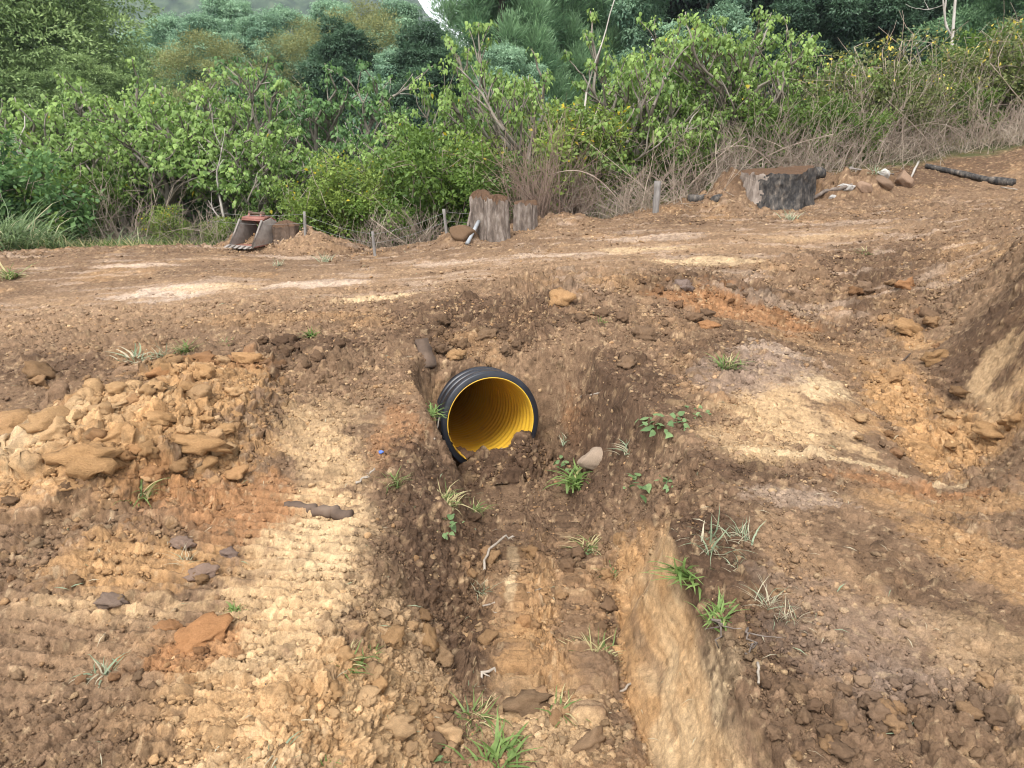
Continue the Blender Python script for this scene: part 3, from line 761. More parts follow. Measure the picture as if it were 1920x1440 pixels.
big = [  # pixel, size in pixels, colour, label, stretch
    (372,850,104,"ochre","long flat ochre slab at the foot of the left spoil heap",(1.0,.65,.6),0.05),
    (165,880,122,"ochre","largest ochre slab low on the left spoil heap, undercut and dark below",(1.0,.75,.7),-.1),
    (385,893,70,"ochre","tilted ochre chunk just below the long flat slab",(1,.7,.7),.5),
    (415,828,62,"ochre","split ochre chunk above the right end of the long flat slab",(1,.7,.5),.1),
    (28,818,92,"ochre","pale ochre block at the left picture edge on the spoil heap",(1,.8,.7),0),
    (103,812,78,"ochre","smooth pale block on the left part of the spoil heap",(1,.8,.8),.4),
    (305,800,58,"ochre","ochre block in the middle of the spoil heap",(1,.8,.7),1.0),
    (378,686,66,"rust","overhanging rusty clod on the crest of the spoil heap",(1,.6,.55),0),
    (418,690,30,"pale","pale chip beside the rusty clod on the heap crest",(.8,.8,1),.6),
    (466,684,46,"ochre","blocky ochre clod at the right end of the heap crest",(1,.8,.8),.2),
    (300,712,60,"rust","rusty clod on the upper face of the spoil heap",(1,.7,.6),.9),
    (225,775,52,"pale","pale plate on the upper face of the spoil heap",(1,.7,.4),.3),
    (222,830,54,"ochre","crumbly ochre chunk near the middle left of the heap",(1,.8,.6),.8),
    (120,935,60,"ochre","ochre chunk below the largest slab of the heap",(1,.6,.5),.3),
    (378,1218,92,"rust","cracked rusty-orange mound of clay on the lower left ground",(1,.95,.5),.2),
    (320,1190,40,"rust","rusty lump next to the cracked clay mound",(1,.9,.6),.7),
    (840,1392,46,"pale","round pale clod near the bottom centre of the trench bank",(1,.85,1),.2),
    (803,1220,50,"ochre","upright ochre slab left of the trench with a flat smooth face",(.55,.8,1.2),.2),
    (733,1215,66,"ochre","wedge-shaped ochre lump left of the upright slab",(.8,1,.8),.9),
    (985,1335,92,"dark","big dark soil clod with grass roots in the trench bottom",(1,.8,.8),.1),
    (1055,575,62,"ochre","large squared ochre block at the road edge above the pipe",(1,.8,.95),.1),
    (1120,866,84,"cream","rounded pale stone on the trench's right bank",(1,.7,.7),.4),
    (1280,548,32,"grey","smooth grey stone on the road edge right of the ochre block",(1,.8,.9),0),
    (380,1088,44,"grey","oblong purple-grey stone on the track-pressed ground",(1,.6,.7),.1),
    (345,1030,36,"grey","purple-grey stone beside the uprooted tuft",(1,.7,.7),0),
    (430,1050,30,"grey","small purple-grey stone right of the oblong one",(1,.8,.8),.4),
    (206,1140,40,"grey","dark purple stone at the end of a pale pressed bar of clay",(1,.55,.7),.2),
    (600,1320,32,"dark","flat dark stone on the pale track-pressed ground",(1,.6,.6),0),
    (745,1375,70,"pale","pale crumbly clod group leader at the lower trench edge",(1,.9,.8),.3),
    (690,1330,56,"pale","pale crumbly clod left of the lower trench",(1,.9,.8),.9),
    (1110,1410,66,"brown","brown clod at the bottom edge right of the bright grass",(1,.8,.7),.5),
    (1210,640,46,"brown","brown clod on the slope right of the pipe",(1,.8,.8),.2),
    (1180,690,44,"brown","brown clod above the trench's right wall",(1,.7,.7),.8),
    (1705,625,54,"ochre","ochre boulder at the top of the drain's orange floor",(1,.7,.6),.2),
    (1750,680,38,"ochre","round ochre stone on the drain floor",(1,.9,.8),.5),
    (1855,828,54,"ochre","ochre clod where the drain meets the right bank",(1,.8,.7),.2),
    (1790,842,44,"ochre","ochre clod at the low end of the drain",(1,.8,.6),.9),
    (1900,800,56,"ochre","ochre clod at the right picture edge on the drain",(1,.8,.7),.4),
    (1330,620,44,"rust","rusty clod on the orange patch above the pale plate",(1,.7,.5),.1),
    (1700,545,34,"rust","rusty stone in the dark soil at the head of the drain",(1,.8,.8),.3),
    (1620,550,36,"brown","brown stone at the head of the drain",(1,.8,.8),.6),
    (910,640,40,"brown","brown clod in the rubble above the pipe",(1,.7,.7),.1),
    (855,672,34,"ochre","ochre stone resting in the rubble just above the pipe",(1,.8,.8),.4),
]
big[28] = (745,1375,70,"pale","pale crumbly clod between two grass tufts at the lower trench edge",(1,.9,.8),.3)
for k, (u, v, px, c, lb, sc, rz) in enumerate(big):
    grey = c in ("grey", "cream")
    if c == "cream":
        vv, ff = rock_verts(760, 4, 6, .06, (1, .8, .7)); me_ = mesh_np('stone', vv, [ff], C_MAT['cream'], smooth=True)
        p_ = raycast(u, v); s_ = px / FOC * np.linalg.norm(p_ - EYE) * .42
        o_ = obj('stone', me_); o_.scale = (s_, s_ * .75, s_ * .75); o_.location = (p_[0], p_[1], p_[2] + s_ * .2); tag(o_, lb, 'stone'); continue
    clod(u, v, px, c, lb, k, None, "stone" if grey else "dirt_clod", "stone" if grey else "clod", rz, .26, sc)
# loose clods one could count: zone = pixel box, number, size range in pixels, colours, label, group
zones = [
    ((60,700,470,930),58,(16,40),("ochre","ochre","rust","pale"),"ochre clod lying loose on the left spoil heap","loose clods of the spoil heap"),
    ((480,640,640,710),26,(14,30),("dark","brown","dark"),"dark clod in the tail of the spoil heap by the road","dark clods of the heap's tail"),
    ((610,1160,850,1435),52,(16,42),("pale","ochre","pale","brown"),"pale crumbly clod strewn on the left lip of the lower trench","clods on the left lip of the trench"),
    ((880,960,1150,1435),46,(12,32),("brown","ochre","rust","dark"),"brown or rusty clod on the trench floor","clods on the trench floor"),
    ((820,610,980,690),26,(11,26),("brown","ochre","brown"),"clod in the rubble slope above the pipe","clods above the pipe"),
    ((1420,1290,1910,1435),44,(18,40),("brown","brown","dark","ochre"),"brown clod in the cloddy ground at the lower right corner","clods in the lower right corner"),
    ((1040,530,1420,620),26,(10,26),("brown","dark","rust"),"brown clod on the near shoulder of the road","clods on the road shoulder"),
    ((1600,520,1800,860),34,(11,28),("ochre","rust","brown"),"ochre or rusty clod on the floor of the right-hand drain","clods in the drain"),
    ((20,940,420,1320),24,(12,26),("brown","rust","dark"),"brown clod on the churned ground at lower left","clods on the lower left ground"),
]
rz_ = random.Random(31)
for (x0, y0, x1, y1), n, (a, b), cols, lb, grp in zones:
    for k in range(n):
        px = a + (b - a) * rz_.random() ** 2.2
        clod(rz_.uniform(x0, x1), rz_.uniform(y0, y1), px, rz_.choice(cols), lb, rz_.randrange(9), grp, sink=.16)

def crumbs():
    """the uncountable crumbs of soil and grit over the whole works, one object"""
    rng = np.random.default_rng(91)
    V, F, C = [], [], []; off = 0
    octa = (np.array([[1,0,0],[-1,0,0],[0,1,0],[0,-1,0],[0,0,1],[0,0,-1]], float), np.array([[0,2,4],[2,1,4],[1,3,4],[3,0,4],[2,0,5],[1,2,5],[3,1,5],[0,3,5]]))
    base = [(octa[0] * rng.uniform(.55, 1.25, (6, 1)) + rng.normal(0, .18, (6, 3)), octa[1]) for k in range(6)]
    base1 = [(rock_verts(800 + k, 1, 6, .30, (1, .85, .7))) for k in range(6)]
    base2 = [(rock_verts(820 + k, 2, 7, .34, (1, .85, .7))) for k in range(6)]
    n = 640000
    az = rng.normal(0, .42, n); az = np.where(np.abs(az) > .95, rng.uniform(-.66, .66, n), az); rr = np.exp(rng.uniform(math.log(1.45), math.log(11.0), n))
    x, y = rr * np.sin(az), rr * np.cos(az)
    k = rough_map(x, y)
    edge = np.interp(x, [-12, -6.2, -2.6, 0, 1.4, 2.6, 4.5, 7, 14], [8.6, 9.0, 10.4, 10.6, 11.0, 11.4, 12.2, 12.8, 13.5])
    dens = np.clip(k, .015, 1) ** 1.45 * np.clip(.35 + .9 * fbm(x * 3, y * 3, 911, 3) + .35, .05, 1)
    keep = (rng.uniform(size=n) < dens) & (y < edge)
    x, y, rr, k = x[keep], y[keep], rr[keep], k[keep]
    z = macro_height(x, y)
    c, a = PIPE_C, PIPE_A
    rel = np.stack([x, y, z], 1) - c
    s = rel @ a; dist = np.linalg.norm(rel - s[:, None] * a, axis=1)
    ok = ~((s > -.12) & (s < 3) & (dist < PIPE_R + .03))
    x, y, z, rr, k = x[ok], y[ok], z[ok], rr[ok], k[ok]
    m = len(x)
    size = (.0008 * rr + .0016) * np.exp(np.abs(rng.normal(0, .58, m))) * (.75 + .55 * k)
    size = np.minimum(size, .018)
    col = soil_colour(x, y, z)
    hue = rng.uniform(size=m)
    col = np.where((hue < .05)[:, None], col * .4 + PALE * .6, col)
    col = np.where(((hue > .05) & (hue < .12))[:, None], col * .5 + DARK * .5, col)
    col = np.where(((hue > .12) & (hue < .18))[:, None], col * .5 + OCHRE * .5, col)
    col *= np.exp(rng.normal(0, .17, m))[:, None]
    for lev, bs, sel in ((0, base, size < .0075), (1, base1, (size >= .0075) & (size < .014)), (2, base2, size >= .014)):
        for j, (bv, bf) in enumerate(bs):
            q = np.nonzero(sel & (np.arange(m) % 6 == j))[0]
            if not len(q): continue
            th = rng.uniform(0, 6.283, len(q)); tl = rng.normal(0, .5, len(q))
            ct, st_, cl, sl = np.cos(th), np.sin(th), np.cos(tl), np.sin(tl)
            b = bv[None] * size[q][:, None, None]
            bx, by, bz = b[..., 0], b[..., 1] * cl[:, None] - b[..., 2] * sl[:, None], b[..., 1] * sl[:, None] + b[..., 2] * cl[:, None]
            P = np.stack([bx * ct[:, None] - by * st_[:, None] + x[q][:, None], bx * st_[:, None] + by * ct[:, None] + y[q][:, None],
                          bz + (z[q] + size[q] * .25 + .004 + .016 * k[q])[:, None]], -1)
            V.append(P.reshape(-1, 3)); F.append((bf[None] + (np.arange(len(q)) * len(bv))[:, None, None]).reshape(-1, 3) + off)
            C.append(np.repeat(col[q], len(bv), axis=0)); off += len(q) * len(bv)
    me = mesh_np("soil_crumbs", np.vstack(V), [np.vstack(F)], SOIL, {"soil": np.vstack(C)})
    tag(obj("soil_crumbs", me), "small brown and ochre soil crumbs and grit strewn over the works", "soil", kind="stuff")
    print("crumbs", m)
crumbs()

# ------------------------------------------------------------------ grass tufts, weeds, twigs
def tuft_mesh(seed, n, H, spread, width, mat, droop=.6, straw=.2, flat=0.0):
    rng = np.random.default_rng(seed); V, F, T = [], [], []; off = 0
    n = int(n * 1.5); bias = rng.normal(0, .35, 2)
    for k in range(n):
        az = rng.uniform(0, 6.283); L = H * rng.uniform(.25, 1.15); w = width * rng.uniform(.4, 1.1) * .8
        lean = spread * rng.uniform(.2, 1.2)
        d = np.array([math.cos(az) * lean + bias[0], math.sin(az) * lean + bias[1], 1 - flat]); d /= np.linalg.norm(d)
        p = np.array([rng.normal(0, H * .14), rng.normal(0, H * .14), -.02]); seg = 5
        side = np.cross(d, [0, 0, 1.0]) + 1e-6; side /= np.linalg.norm(side)
        pts = []
        for i in range(seg + 1):
            t = i / seg; ww = w * (1 - t ** 1.6) * (.6 + .8 * min(t * 3, 1)) * .5
            pts += [p - side * ww, p + side * ww]
            d = d + np.array([math.cos(az) * .18, math.sin(az) * .18, -droop * .34 * (t + .2)]) + rng.normal(0, .13, 3); d /= np.linalg.norm(d)
            p = p + d * L / seg
        V += pts
        F += [[off + 2 * i, off + 2 * i + 1, off + 2 * i + 3, off + 2 * i + 2] for i in range(seg)]
        off += 2 * (seg + 1)
        T += [1.0 if rng.uniform() < straw else float(np.clip(rng.normal(.45, .2), 0, .85))] * (2 * (seg + 1))
    return mesh_np("blades", np.array(V), [np.array(F)], mat, {"tone": np.array(T)})
def herb_mesh(seed, n, R, leaf, mat):
    """trailing weed: short stems with broad leaves"""
    rng = np.random.default_rng(seed); P, D, Nn, S, T = [], [], [], [], []
    for k in range(n):
        az = rng.uniform(0, 6.283); r = R * rng.uniform(0, 1) ** .6
        p = np.array([math.cos(az) * r, math.sin(az) * r, R * .25 * rng.uniform(0, 1) * (1.2 - r / R)])
        P.append(p); az2 = az + rng.normal(0, .9)
        D.append([math.cos(az2), math.sin(az2), rng.normal(.0, .45)]); Nn.append([rng.normal(0, .4), rng.normal(0, .4), 1])
        S.append(leaf * rng.uniform(.5, 1.3)); T.append(float(np.clip(rng.normal(.5, .2), 0, .85)))
    return leaf_mesh("leaves", np.array(P), np.array(D), np.array(Nn), np.array(S), np.full(n, .8), np.array(T), mat, heart=True)
# ------------------------------------------------------------------ vegetation
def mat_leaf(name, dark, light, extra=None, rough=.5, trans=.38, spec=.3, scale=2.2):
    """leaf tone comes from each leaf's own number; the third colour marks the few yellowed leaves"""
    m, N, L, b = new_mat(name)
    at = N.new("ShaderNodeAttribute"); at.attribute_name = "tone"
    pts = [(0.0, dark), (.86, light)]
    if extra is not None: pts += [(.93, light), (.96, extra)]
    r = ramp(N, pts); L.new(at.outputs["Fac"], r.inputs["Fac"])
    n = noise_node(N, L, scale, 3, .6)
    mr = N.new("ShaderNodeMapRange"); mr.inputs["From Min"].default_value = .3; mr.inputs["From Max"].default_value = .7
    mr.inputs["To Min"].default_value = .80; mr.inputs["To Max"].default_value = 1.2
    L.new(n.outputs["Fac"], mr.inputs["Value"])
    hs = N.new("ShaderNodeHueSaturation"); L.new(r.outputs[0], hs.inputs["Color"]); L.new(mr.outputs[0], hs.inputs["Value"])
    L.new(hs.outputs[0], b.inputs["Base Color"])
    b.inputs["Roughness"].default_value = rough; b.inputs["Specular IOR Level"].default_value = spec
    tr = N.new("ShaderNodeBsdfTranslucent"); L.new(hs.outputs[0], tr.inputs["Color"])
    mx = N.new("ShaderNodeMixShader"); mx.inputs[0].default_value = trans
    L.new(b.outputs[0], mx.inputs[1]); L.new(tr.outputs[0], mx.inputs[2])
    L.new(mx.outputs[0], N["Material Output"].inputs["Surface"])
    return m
L_HEART = mat_leaf("heart_leaf", (0.070, 0.138, 0.031), (0.288, 0.408, 0.110), (.52, .42, .04))
L_HEART_DEEP = mat_leaf("deep_heart_leaf", (0.043, 0.103, 0.034), (0.172, 0.294, 0.093))
L_OLIVE = mat_leaf("olive_foliage", (0.133, 0.211, 0.077), (0.375, 0.485, 0.195))
L_BLUEGREEN = mat_leaf("blue_green_foliage", (0.114, 0.215, 0.136), (0.362, 0.520, 0.319))
L_KHAKI = mat_leaf("khaki_foliage", (0.157, 0.173, 0.067), (0.353, 0.360, 0.143))
L_DARK = mat_leaf("dark_foliage", (0.028, 0.060, 0.038), (0.105, 0.182, 0.098))
L_PINE = mat_leaf("needle_foliage", (0.085, 0.179, 0.085), (0.281, 0.431, 0.216))
L_LIME = mat_leaf("lime_foliage", (.085, .140, .026), (.260, .340, .070), (.55, .42, .03))
L_BUSH = mat_leaf("bush_foliage", (0.060, 0.114, 0.022), (0.180, 0.270, 0.054), (.42, .36, .04))
L_FLOWER = mat_leaf("yellow_flower_foliage", (0.086, 0.109, 0.029), (0.241, 0.265, 0.098), (.66, .52, .09))
L_GRASS = mat_leaf("grass_blade", (.075, .120, .030), (.220, .290, .090), (.50, .43, .22), scale=8)
L_GUINEA = mat_leaf("blue_grass_blade", (.085, .140, .055), (.260, .340, .150), (.45, .42, .25))
L_DRY = mat_leaf("dry_grass_blade", (.190, .150, .090), (.400, .330, .220), trans=.12)
M_BARK = mat_mottled("grey_bark", [(.3, (.10, .085, .065)), (.55, (.22, .19, .15)), (.75, (.36, .33, .28))], 5, .9, .5, .02, stretch=(1, 1, .35))
M_PALEBARK = mat_mottled("pale_bark", [(.3, (.22, .19, .155)), (.6, (.42, .38, .33)), (.8, (.55, .52, .47))], 5, .9, .4, .02, stretch=(1, 1, .35))
M_DARKBARK = mat_mottled("dark_bark", [(.3, (.030, .025, .020)), (.7, (.10, .08, .062))], 5, .9, .4, .02, stretch=(1, 1, .35))
M_STEM = mat_mottled("dry_stem", [(.25, (.15, .11, .08)), (.5, (.31, .245, .185)), (.75, (.50, .43, .34))], 3, .9, 0, rand=.25)
M_STEMRED = mat_mottled("red_brown_stem", [(.25, (.15, .10, .075)), (.55, (.28, .20, .15)), (.8, (.46, .38, .30))], 3, .9, 0)

HEART_V = np.array([[0, 0, 0], [.12, .36, .02], [.45, .40, -.02], [.78, .18, -.12], [1, 0, -.24], [.78, -.18, -.12], [.45, -.40, -.02], [.12, -.36, .02], [.48, 0, .06]])
HEART_F = [np.array([[0, 8, 2, 1], [8, 4, 3, 2], [0, 7, 6, 8], [8, 6, 5, 4]])]
BLADE_V = np.array([[0, 0, 0], [.5, .5, .06], [1, 0, -.12], [.5, -.5, .06]])
BLADE_F = [np.array([[0, 1, 2, 3]])]
def leaves(P, D, Nn, size, width, tmplV, tmplF):
    """leaf blades at P, pointing along D, upper side Nn"""
    D = D / (np.linalg.norm(D, axis=1)[:, None] + 1e-9)
    W = np.cross(Nn, D); W /= np.linalg.norm(W, axis=1)[:, None] + 1e-9
    U = np.cross(D, W)
    s = np.asarray(size)[:, None, None]; w = np.asarray(width)[:, None, None]
    V = P[:, None] + s * (tmplV[None, :, 0:1] * D[:, None] + tmplV[None, :, 2:3] * U[:, None]) + s * w * tmplV[None, :, 1:2] * W[:, None]
    k = len(tmplV); off = np.arange(len(P))[:, None, None] * k
    return V.reshape(-1, 3), [(f[None] + off).reshape(-1, f.shape[1]) for f in tmplF]
def leaf_mesh(name, P, D, Nn, size, width, tone, mat, heart=False):
    V, F = leaves(P, D, Nn, size, width, HEART_V if heart else BLADE_V, HEART_F if heart else BLADE_F)
    return mesh_np(name, V, F, mat, {"tone": np.repeat(tone, len(HEART_V) if heart else 4)})

def wander(rng, p, d, length, n, bend, lift=0.0):
    pts = [np.array(p, float)]; d = np.array(d, float) / np.linalg.norm(d)
    for _ in range(n):
        d = d + rng.normal(0, bend, 3) + np.array([0, 0, lift]); d /= np.linalg.norm(d)
        pts.append(pts[-1] + d * length / n)
    return np.array(pts), d

def heart_tree(seed, H, spread, stems=2, leaf=.14, levels=3, per=13, skirt=.25, tips_extra=1.0):
    """open crown of large drooping heart-shaped leaves in caps at the branch ends; returns trunk mesh and leaf arrays"""
    rng = np.random.default_rng(seed)
    mb = MB(); tips = []
    def grow(p, d, length, rad, lev):
        pts, d2 = wander(rng, p, d, length, 5 if lev else 6, .16, .05 if lev else .02)
        mb.tube(pts, np.linspace(rad, rad * .58, len(pts)), 7 if lev < 1 else 5, cap=lev >= levels)
        if lev >= levels:
            tips.append((pts[-1], d2)); return
        kids = rng.integers(3, 5) if lev else rng.integers(3, 6)
        for c in range(kids):
            t = rng.uniform(.45, 1.0) if c else 1.0
            q = pts[min(int(t * (len(pts) - 1)), len(pts) - 1)]
            az = rng.uniform(0, 6.283)
            out = np.array([math.cos(az), math.sin(az), 0]) * spread * rng.uniform(.5, 1.0)
            nd = d2 * .7 + out + np.array([0, 0, rng.uniform(.0, .55)])
            grow(q, nd, length * rng.uniform(.55, .78), rad * rng.uniform(.45, .62), lev + 1)
    for s_ in range(stems):
        az = s_ / stems * 6.283 + rng.uniform(-.5, .5)
        d = np.array([math.cos(az) * .35 * (stems > 1), math.sin(az) * .35 * (stems > 1), 1.0])
        grow([math.cos(az) * .1, math.sin(az) * .1, -.15], d, H * .42, H * .020 + .012, 0)
    P, D, Nn, S, T = [], [], [], [], []
    zt = max(t[0][2] for t in tips)
    for q, d in tips:
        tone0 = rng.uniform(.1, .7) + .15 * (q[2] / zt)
        n = int(per * rng.uniform(.6, 1.3))
        for i in range(n):
            az = rng.uniform(0, 6.283); el = rng.uniform(-.25, 1.25)
            u = np.array([math.cos(az) * math.cos(el), math.sin(az) * math.cos(el), math.sin(el)])
            p = q + u * rng.uniform(.04, .24) * (leaf / .14) - d * rng.uniform(0, .22)
            out = np.array([u[0], u[1], 0]) + 1e-3
            P.append(p); D.append(out * .8 + np.array([0, 0, -rng.uniform(.4, 1.5)]) + rng.normal(0, .15, 3))
            Nn.append(out * .35 + np.array([0, 0, 1.0]) + rng.normal(0, .25, 3))
            S.append(leaf * rng.choice([.45, .6, .8, 1.0, 1.3]) * rng.uniform(.85, 1.15)); T.append(tone0 - .12 + .28 * u[2] + rng.normal(0, .13))  # cap tops paler: new growth, plus light from above put into the tone
    T = np.clip(np.array(T), 0, .85)
    T = np.where(rng.uniform(size=len(T)) < .004, 1.0, T)
    return mb, (np.array(P), np.array(D), np.array(Nn), np.array(S), T)

def clump_tree(seed, clumps, per, leaf, aspect, droop=.2, hang=0.0, up=.5, trunk=None, hollow=.55):
    """foliage in separate billows: clumps = list of (centre, radii); leaves sit in the outer shell of every billow"""
    rng = np.random.default_rng(seed)
    P, D, Nn, S, T = [], [], [], [], []
    for c, rad in clumps:
        c = np.array(c, float); rad = np.array(rad, float)
        n = int(per * (rad[0] * rad[1] + rad[0] * rad[2]) * .5 / .36)
        u = rng.normal(size=(n, 3)); u /= np.linalg.norm(u, axis=1)[:, None]
        u[:, 2] = np.where((u[:, 2] < -.25) & (rng.uniform(size=n) < .6), -u[:, 2], u[:, 2])
        rr = hollow + (1.08 - hollow) * rng.uniform(size=n) ** .6
        lump = 1 + .22 * np.sin(u[:, 0] * 6 + c[0] * 9) * np.sin(u[:, 1] * 6 + c[1] * 7) + .14 * np.sin(u[:, 2] * 11 + c[2] * 5)
        p = c + u * rad * (rr * lump)[:, None]
        d = u * (1 - hang) + rng.normal(0, .55, (n, 3)) + np.array([0, 0, -droop - hang])
        nn = u + np.array([0, 0, up]) + rng.normal(0, .35, (n, 3))
        P.append(p); D.append(d); Nn.append(nn)
        S.append(leaf * rng.uniform(.6, 1.35, n))
        T.append(np.clip(rng.uniform(.15, .6) + .24 * u[:, 2] + rng.normal(0, .16, n), 0, .85))  # tone rises towards each billow's top: new growth and painted top light
    P, D, Nn, S, T = map(np.concatenate, (P, D, Nn, S, T))
    return P, D, Nn, S, np.full(len(S), aspect), T
def dome_clumps(rng, n, R, H, z0, r0, r1, flat=.75, taper=1.0):
    """billows filling a crown R wide and H tall above z0"""
    out = []
    for k in range(n):
        t = (k + .5) / n
        el = math.asin(min(1, t)); az = k * 2.39996 + rng.uniform(-.4, .4)
        w = math.cos(el) ** taper * rng.uniform(.72, 1.0)
        r = rng.uniform(r0, r1)
        out.append(((math.cos(az) * R * w, math.sin(az) * R * w, z0 + H * t * rng.uniform(.9, 1.05)), (r, r, r * flat)))
    return out
def trunk_mesh(seed, H, rad, limbs, reach, mat, base=0.0, name="trunk"):
    rng = np.random.default_rng(seed); mb = MB()
    pts, d = wander(rng, [0, 0, -.3], [rng.normal(0, .05), rng.normal(0, .05), 1], H * .8, 8, .05)
    mb.tube(pts, np.linspace(rad, rad * .3, 9), 8)
    for _ in range(limbs):
        t = rng.uniform(.3, .95); q = pts[int(t * 8)]
        az = rng.uniform(0, 6.283)
        b, _d = wander(rng, q, [math.cos(az), math.sin(az), rng.uniform(.3, 1.1)], reach * rng.uniform(.6, 1.1), 6, .18, .06)
        mb.tube(b, np.linspace(rad * .42, rad * .08, 7), 5)
        for _2 in range(2):
            b2, _d = wander(rng, b[rng.integers(2, 6)], [rng.normal(), rng.normal(), rng.uniform(.2, 1)], reach * .45, 4, .2)
            mb.tube(b2, np.linspace(rad * .16, rad * .04, 5), 4)
    return mb.mesh(name, mat, smooth=True)

def plant(name, label, cat, parts, loc, rz=0, scale=1.0, group=None):
    t = thing(name, label, cat, loc, rz, group)
    t.scale = (scale,) * 3 if np.isscalar(scale) else scale
    for nm, me in parts: obj(nm, me, t)
    return t
def spot(u, y):
    """ground under the vertical through pixel column u at distance y"""
    x = (u - 960.0) / FOC * (CP * y + SP * 1.2)
    return x, y
def gz(x, y): return zat(x, y)

# ---- far hills: closed wooded ridges
def hill(name, label, cx, cy, L, W, H, seed, mat):
    nx, ny = 130, 60
    X, Y = np.meshgrid(np.linspace(-1, 1, nx), np.linspace(-1, 1, ny), indexing='ij')
    x, y = cx + X * L, cy + Y * W
    prof = np.clip(1 - X * X, 0, 1) ** .9 * np.clip(1 - Y * Y, 0, 1)
    z = H * prof * (1 + .25 * fbm(x / 60, y / 60, seed, 4)) + 3.2 * fbm(x / 5, y / 5, seed + 3, 3) * sstep(0, .1, prof) - 3
    i = np.arange(nx - 1)[:, None] * ny; j = np.arange(ny - 1)[None]
    F = np.stack([i + j, i + ny + j, i + ny + j + 1, i + j + 1], -1).reshape(-1, 4)
    o = obj(name, mesh_np(name, np.stack([x, y, z], -1).reshape(-1, 3), [F], mat, smooth=False))
    return tag(o, label, "hill", kind="structure")
M_HILL = mat_mottled("wooded_slope", [(.30, (.016, .030, .022)), (.5, (.050, .078, .045)), (.70, (.105, .130, .075))], .16, .95, 0, detail=8)
hill("hills", "hazy blue-green wooded mountain slope far behind the trees", -260, 560, 260, 130, 165, 901, M_HILL)
hill("hills", "nearer grey-green wooded spur at the foot of the mountain", -140, 420, 125, 70, 84, 931, M_HILL)

# ---- the air: even pale haze over the whole valley
def haze():
    mb = MB(); mb.box((-120, 330, 80), (460, 420, 110))
    m = bpy.data.materials.new("haze_air"); m.use_nodes = True
    N, L = m.node_tree.nodes, m.node_tree.links
    N.clear(); o_ = N.new("ShaderNodeOutputMaterial"); v_ = N.new("ShaderNodeVolumePrincipled")
    v_.inputs["Color"].default_value = (.86, .91, 1, 1); v_.inputs["Density"].default_value = .00034; v_.inputs["Anisotropy"].default_value = .2
    L.new(v_.outputs[0], o_.inputs["Volume"])
    tag(mb.build("haze", m), "thin pale haze in the valley air", "haze", kind="stuff")
haze()
# ---- the tall trees behind
TALL = "tall trees of the forest edge"
rng = np.random.default_rng(12)
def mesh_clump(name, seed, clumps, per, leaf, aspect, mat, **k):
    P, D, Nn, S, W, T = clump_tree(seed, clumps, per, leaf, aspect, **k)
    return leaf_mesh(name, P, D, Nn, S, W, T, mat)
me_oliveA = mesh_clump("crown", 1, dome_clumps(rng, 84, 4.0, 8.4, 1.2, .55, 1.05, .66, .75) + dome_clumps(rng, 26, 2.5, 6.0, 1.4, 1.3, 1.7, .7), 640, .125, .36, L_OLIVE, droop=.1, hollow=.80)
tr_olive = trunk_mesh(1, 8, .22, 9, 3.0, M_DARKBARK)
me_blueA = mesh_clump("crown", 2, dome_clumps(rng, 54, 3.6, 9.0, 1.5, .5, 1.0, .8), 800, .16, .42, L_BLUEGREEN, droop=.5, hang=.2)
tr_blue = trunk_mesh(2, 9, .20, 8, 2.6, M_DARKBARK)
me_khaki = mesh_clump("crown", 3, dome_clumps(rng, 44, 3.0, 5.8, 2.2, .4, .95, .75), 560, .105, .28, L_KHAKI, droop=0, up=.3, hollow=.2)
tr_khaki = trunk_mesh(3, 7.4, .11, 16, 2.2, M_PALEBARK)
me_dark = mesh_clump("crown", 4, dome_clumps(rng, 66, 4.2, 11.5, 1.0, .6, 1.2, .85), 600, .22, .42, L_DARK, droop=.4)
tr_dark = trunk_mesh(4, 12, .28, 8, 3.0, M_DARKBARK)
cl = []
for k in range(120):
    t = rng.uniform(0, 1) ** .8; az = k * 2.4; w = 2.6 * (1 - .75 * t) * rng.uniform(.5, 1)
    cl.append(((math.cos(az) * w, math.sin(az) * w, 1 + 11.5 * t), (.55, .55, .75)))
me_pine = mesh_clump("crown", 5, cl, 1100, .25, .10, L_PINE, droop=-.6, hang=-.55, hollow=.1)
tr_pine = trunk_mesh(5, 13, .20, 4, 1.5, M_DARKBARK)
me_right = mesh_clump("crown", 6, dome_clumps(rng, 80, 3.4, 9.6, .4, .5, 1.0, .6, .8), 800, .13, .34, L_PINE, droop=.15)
def tall(kind, u, y, s, label, rz=0.0, top=None, wide=1.15):
    cr, tr = {"olive": (me_oliveA, tr_olive), "blue": (me_blueA, tr_blue), "khaki": (me_khaki, tr_khaki), "dark": (me_dark, tr_dark),
              "pine": (me_pine, tr_pine), "right": (me_right, tr_pine)}[kind]
    x, y = spot(u, y)
    if top is not None:
        zc = np.empty(len(cr.vertices) * 3, np.float32); cr.vertices.foreach_get('co', zc)
        s = (float(at_y(960, top, y)[2]) - (min(gz(x, y), 1.0) - .2)) / float(np.percentile(zc[2::3], 99.7))
    sc_ = (s * wide, s * wide, s) if top is not None else s
    return plant({"olive": "olive_tree", "blue": "blue_green_tree", "khaki": "khaki_tree", "dark": "dark_forest_tree", "pine": "pine_tree", "right": "evergreen_tree"}[kind],
                 label, "tree", [("trunk", tr), ("crown", cr)], (x, y, min(gz(x, y), 1.0) - .2), rz, sc_, TALL)
tall("olive", 62, 27, 1.12, "big billowy olive-green tree at the top left corner", .3)
tall("olive", -60, 23, .72, "lower olive-green billowy tree cut by the left picture edge", 1.9, top=90)
tall("olive", 150, 25, .52, "lower olive-green tree before the right shoulder of the big billowy one", 2.7, top=100)
tall("blue", 350, 40, .80, "blue-green tree just right of the gap with the mountain view", .2, top=30)
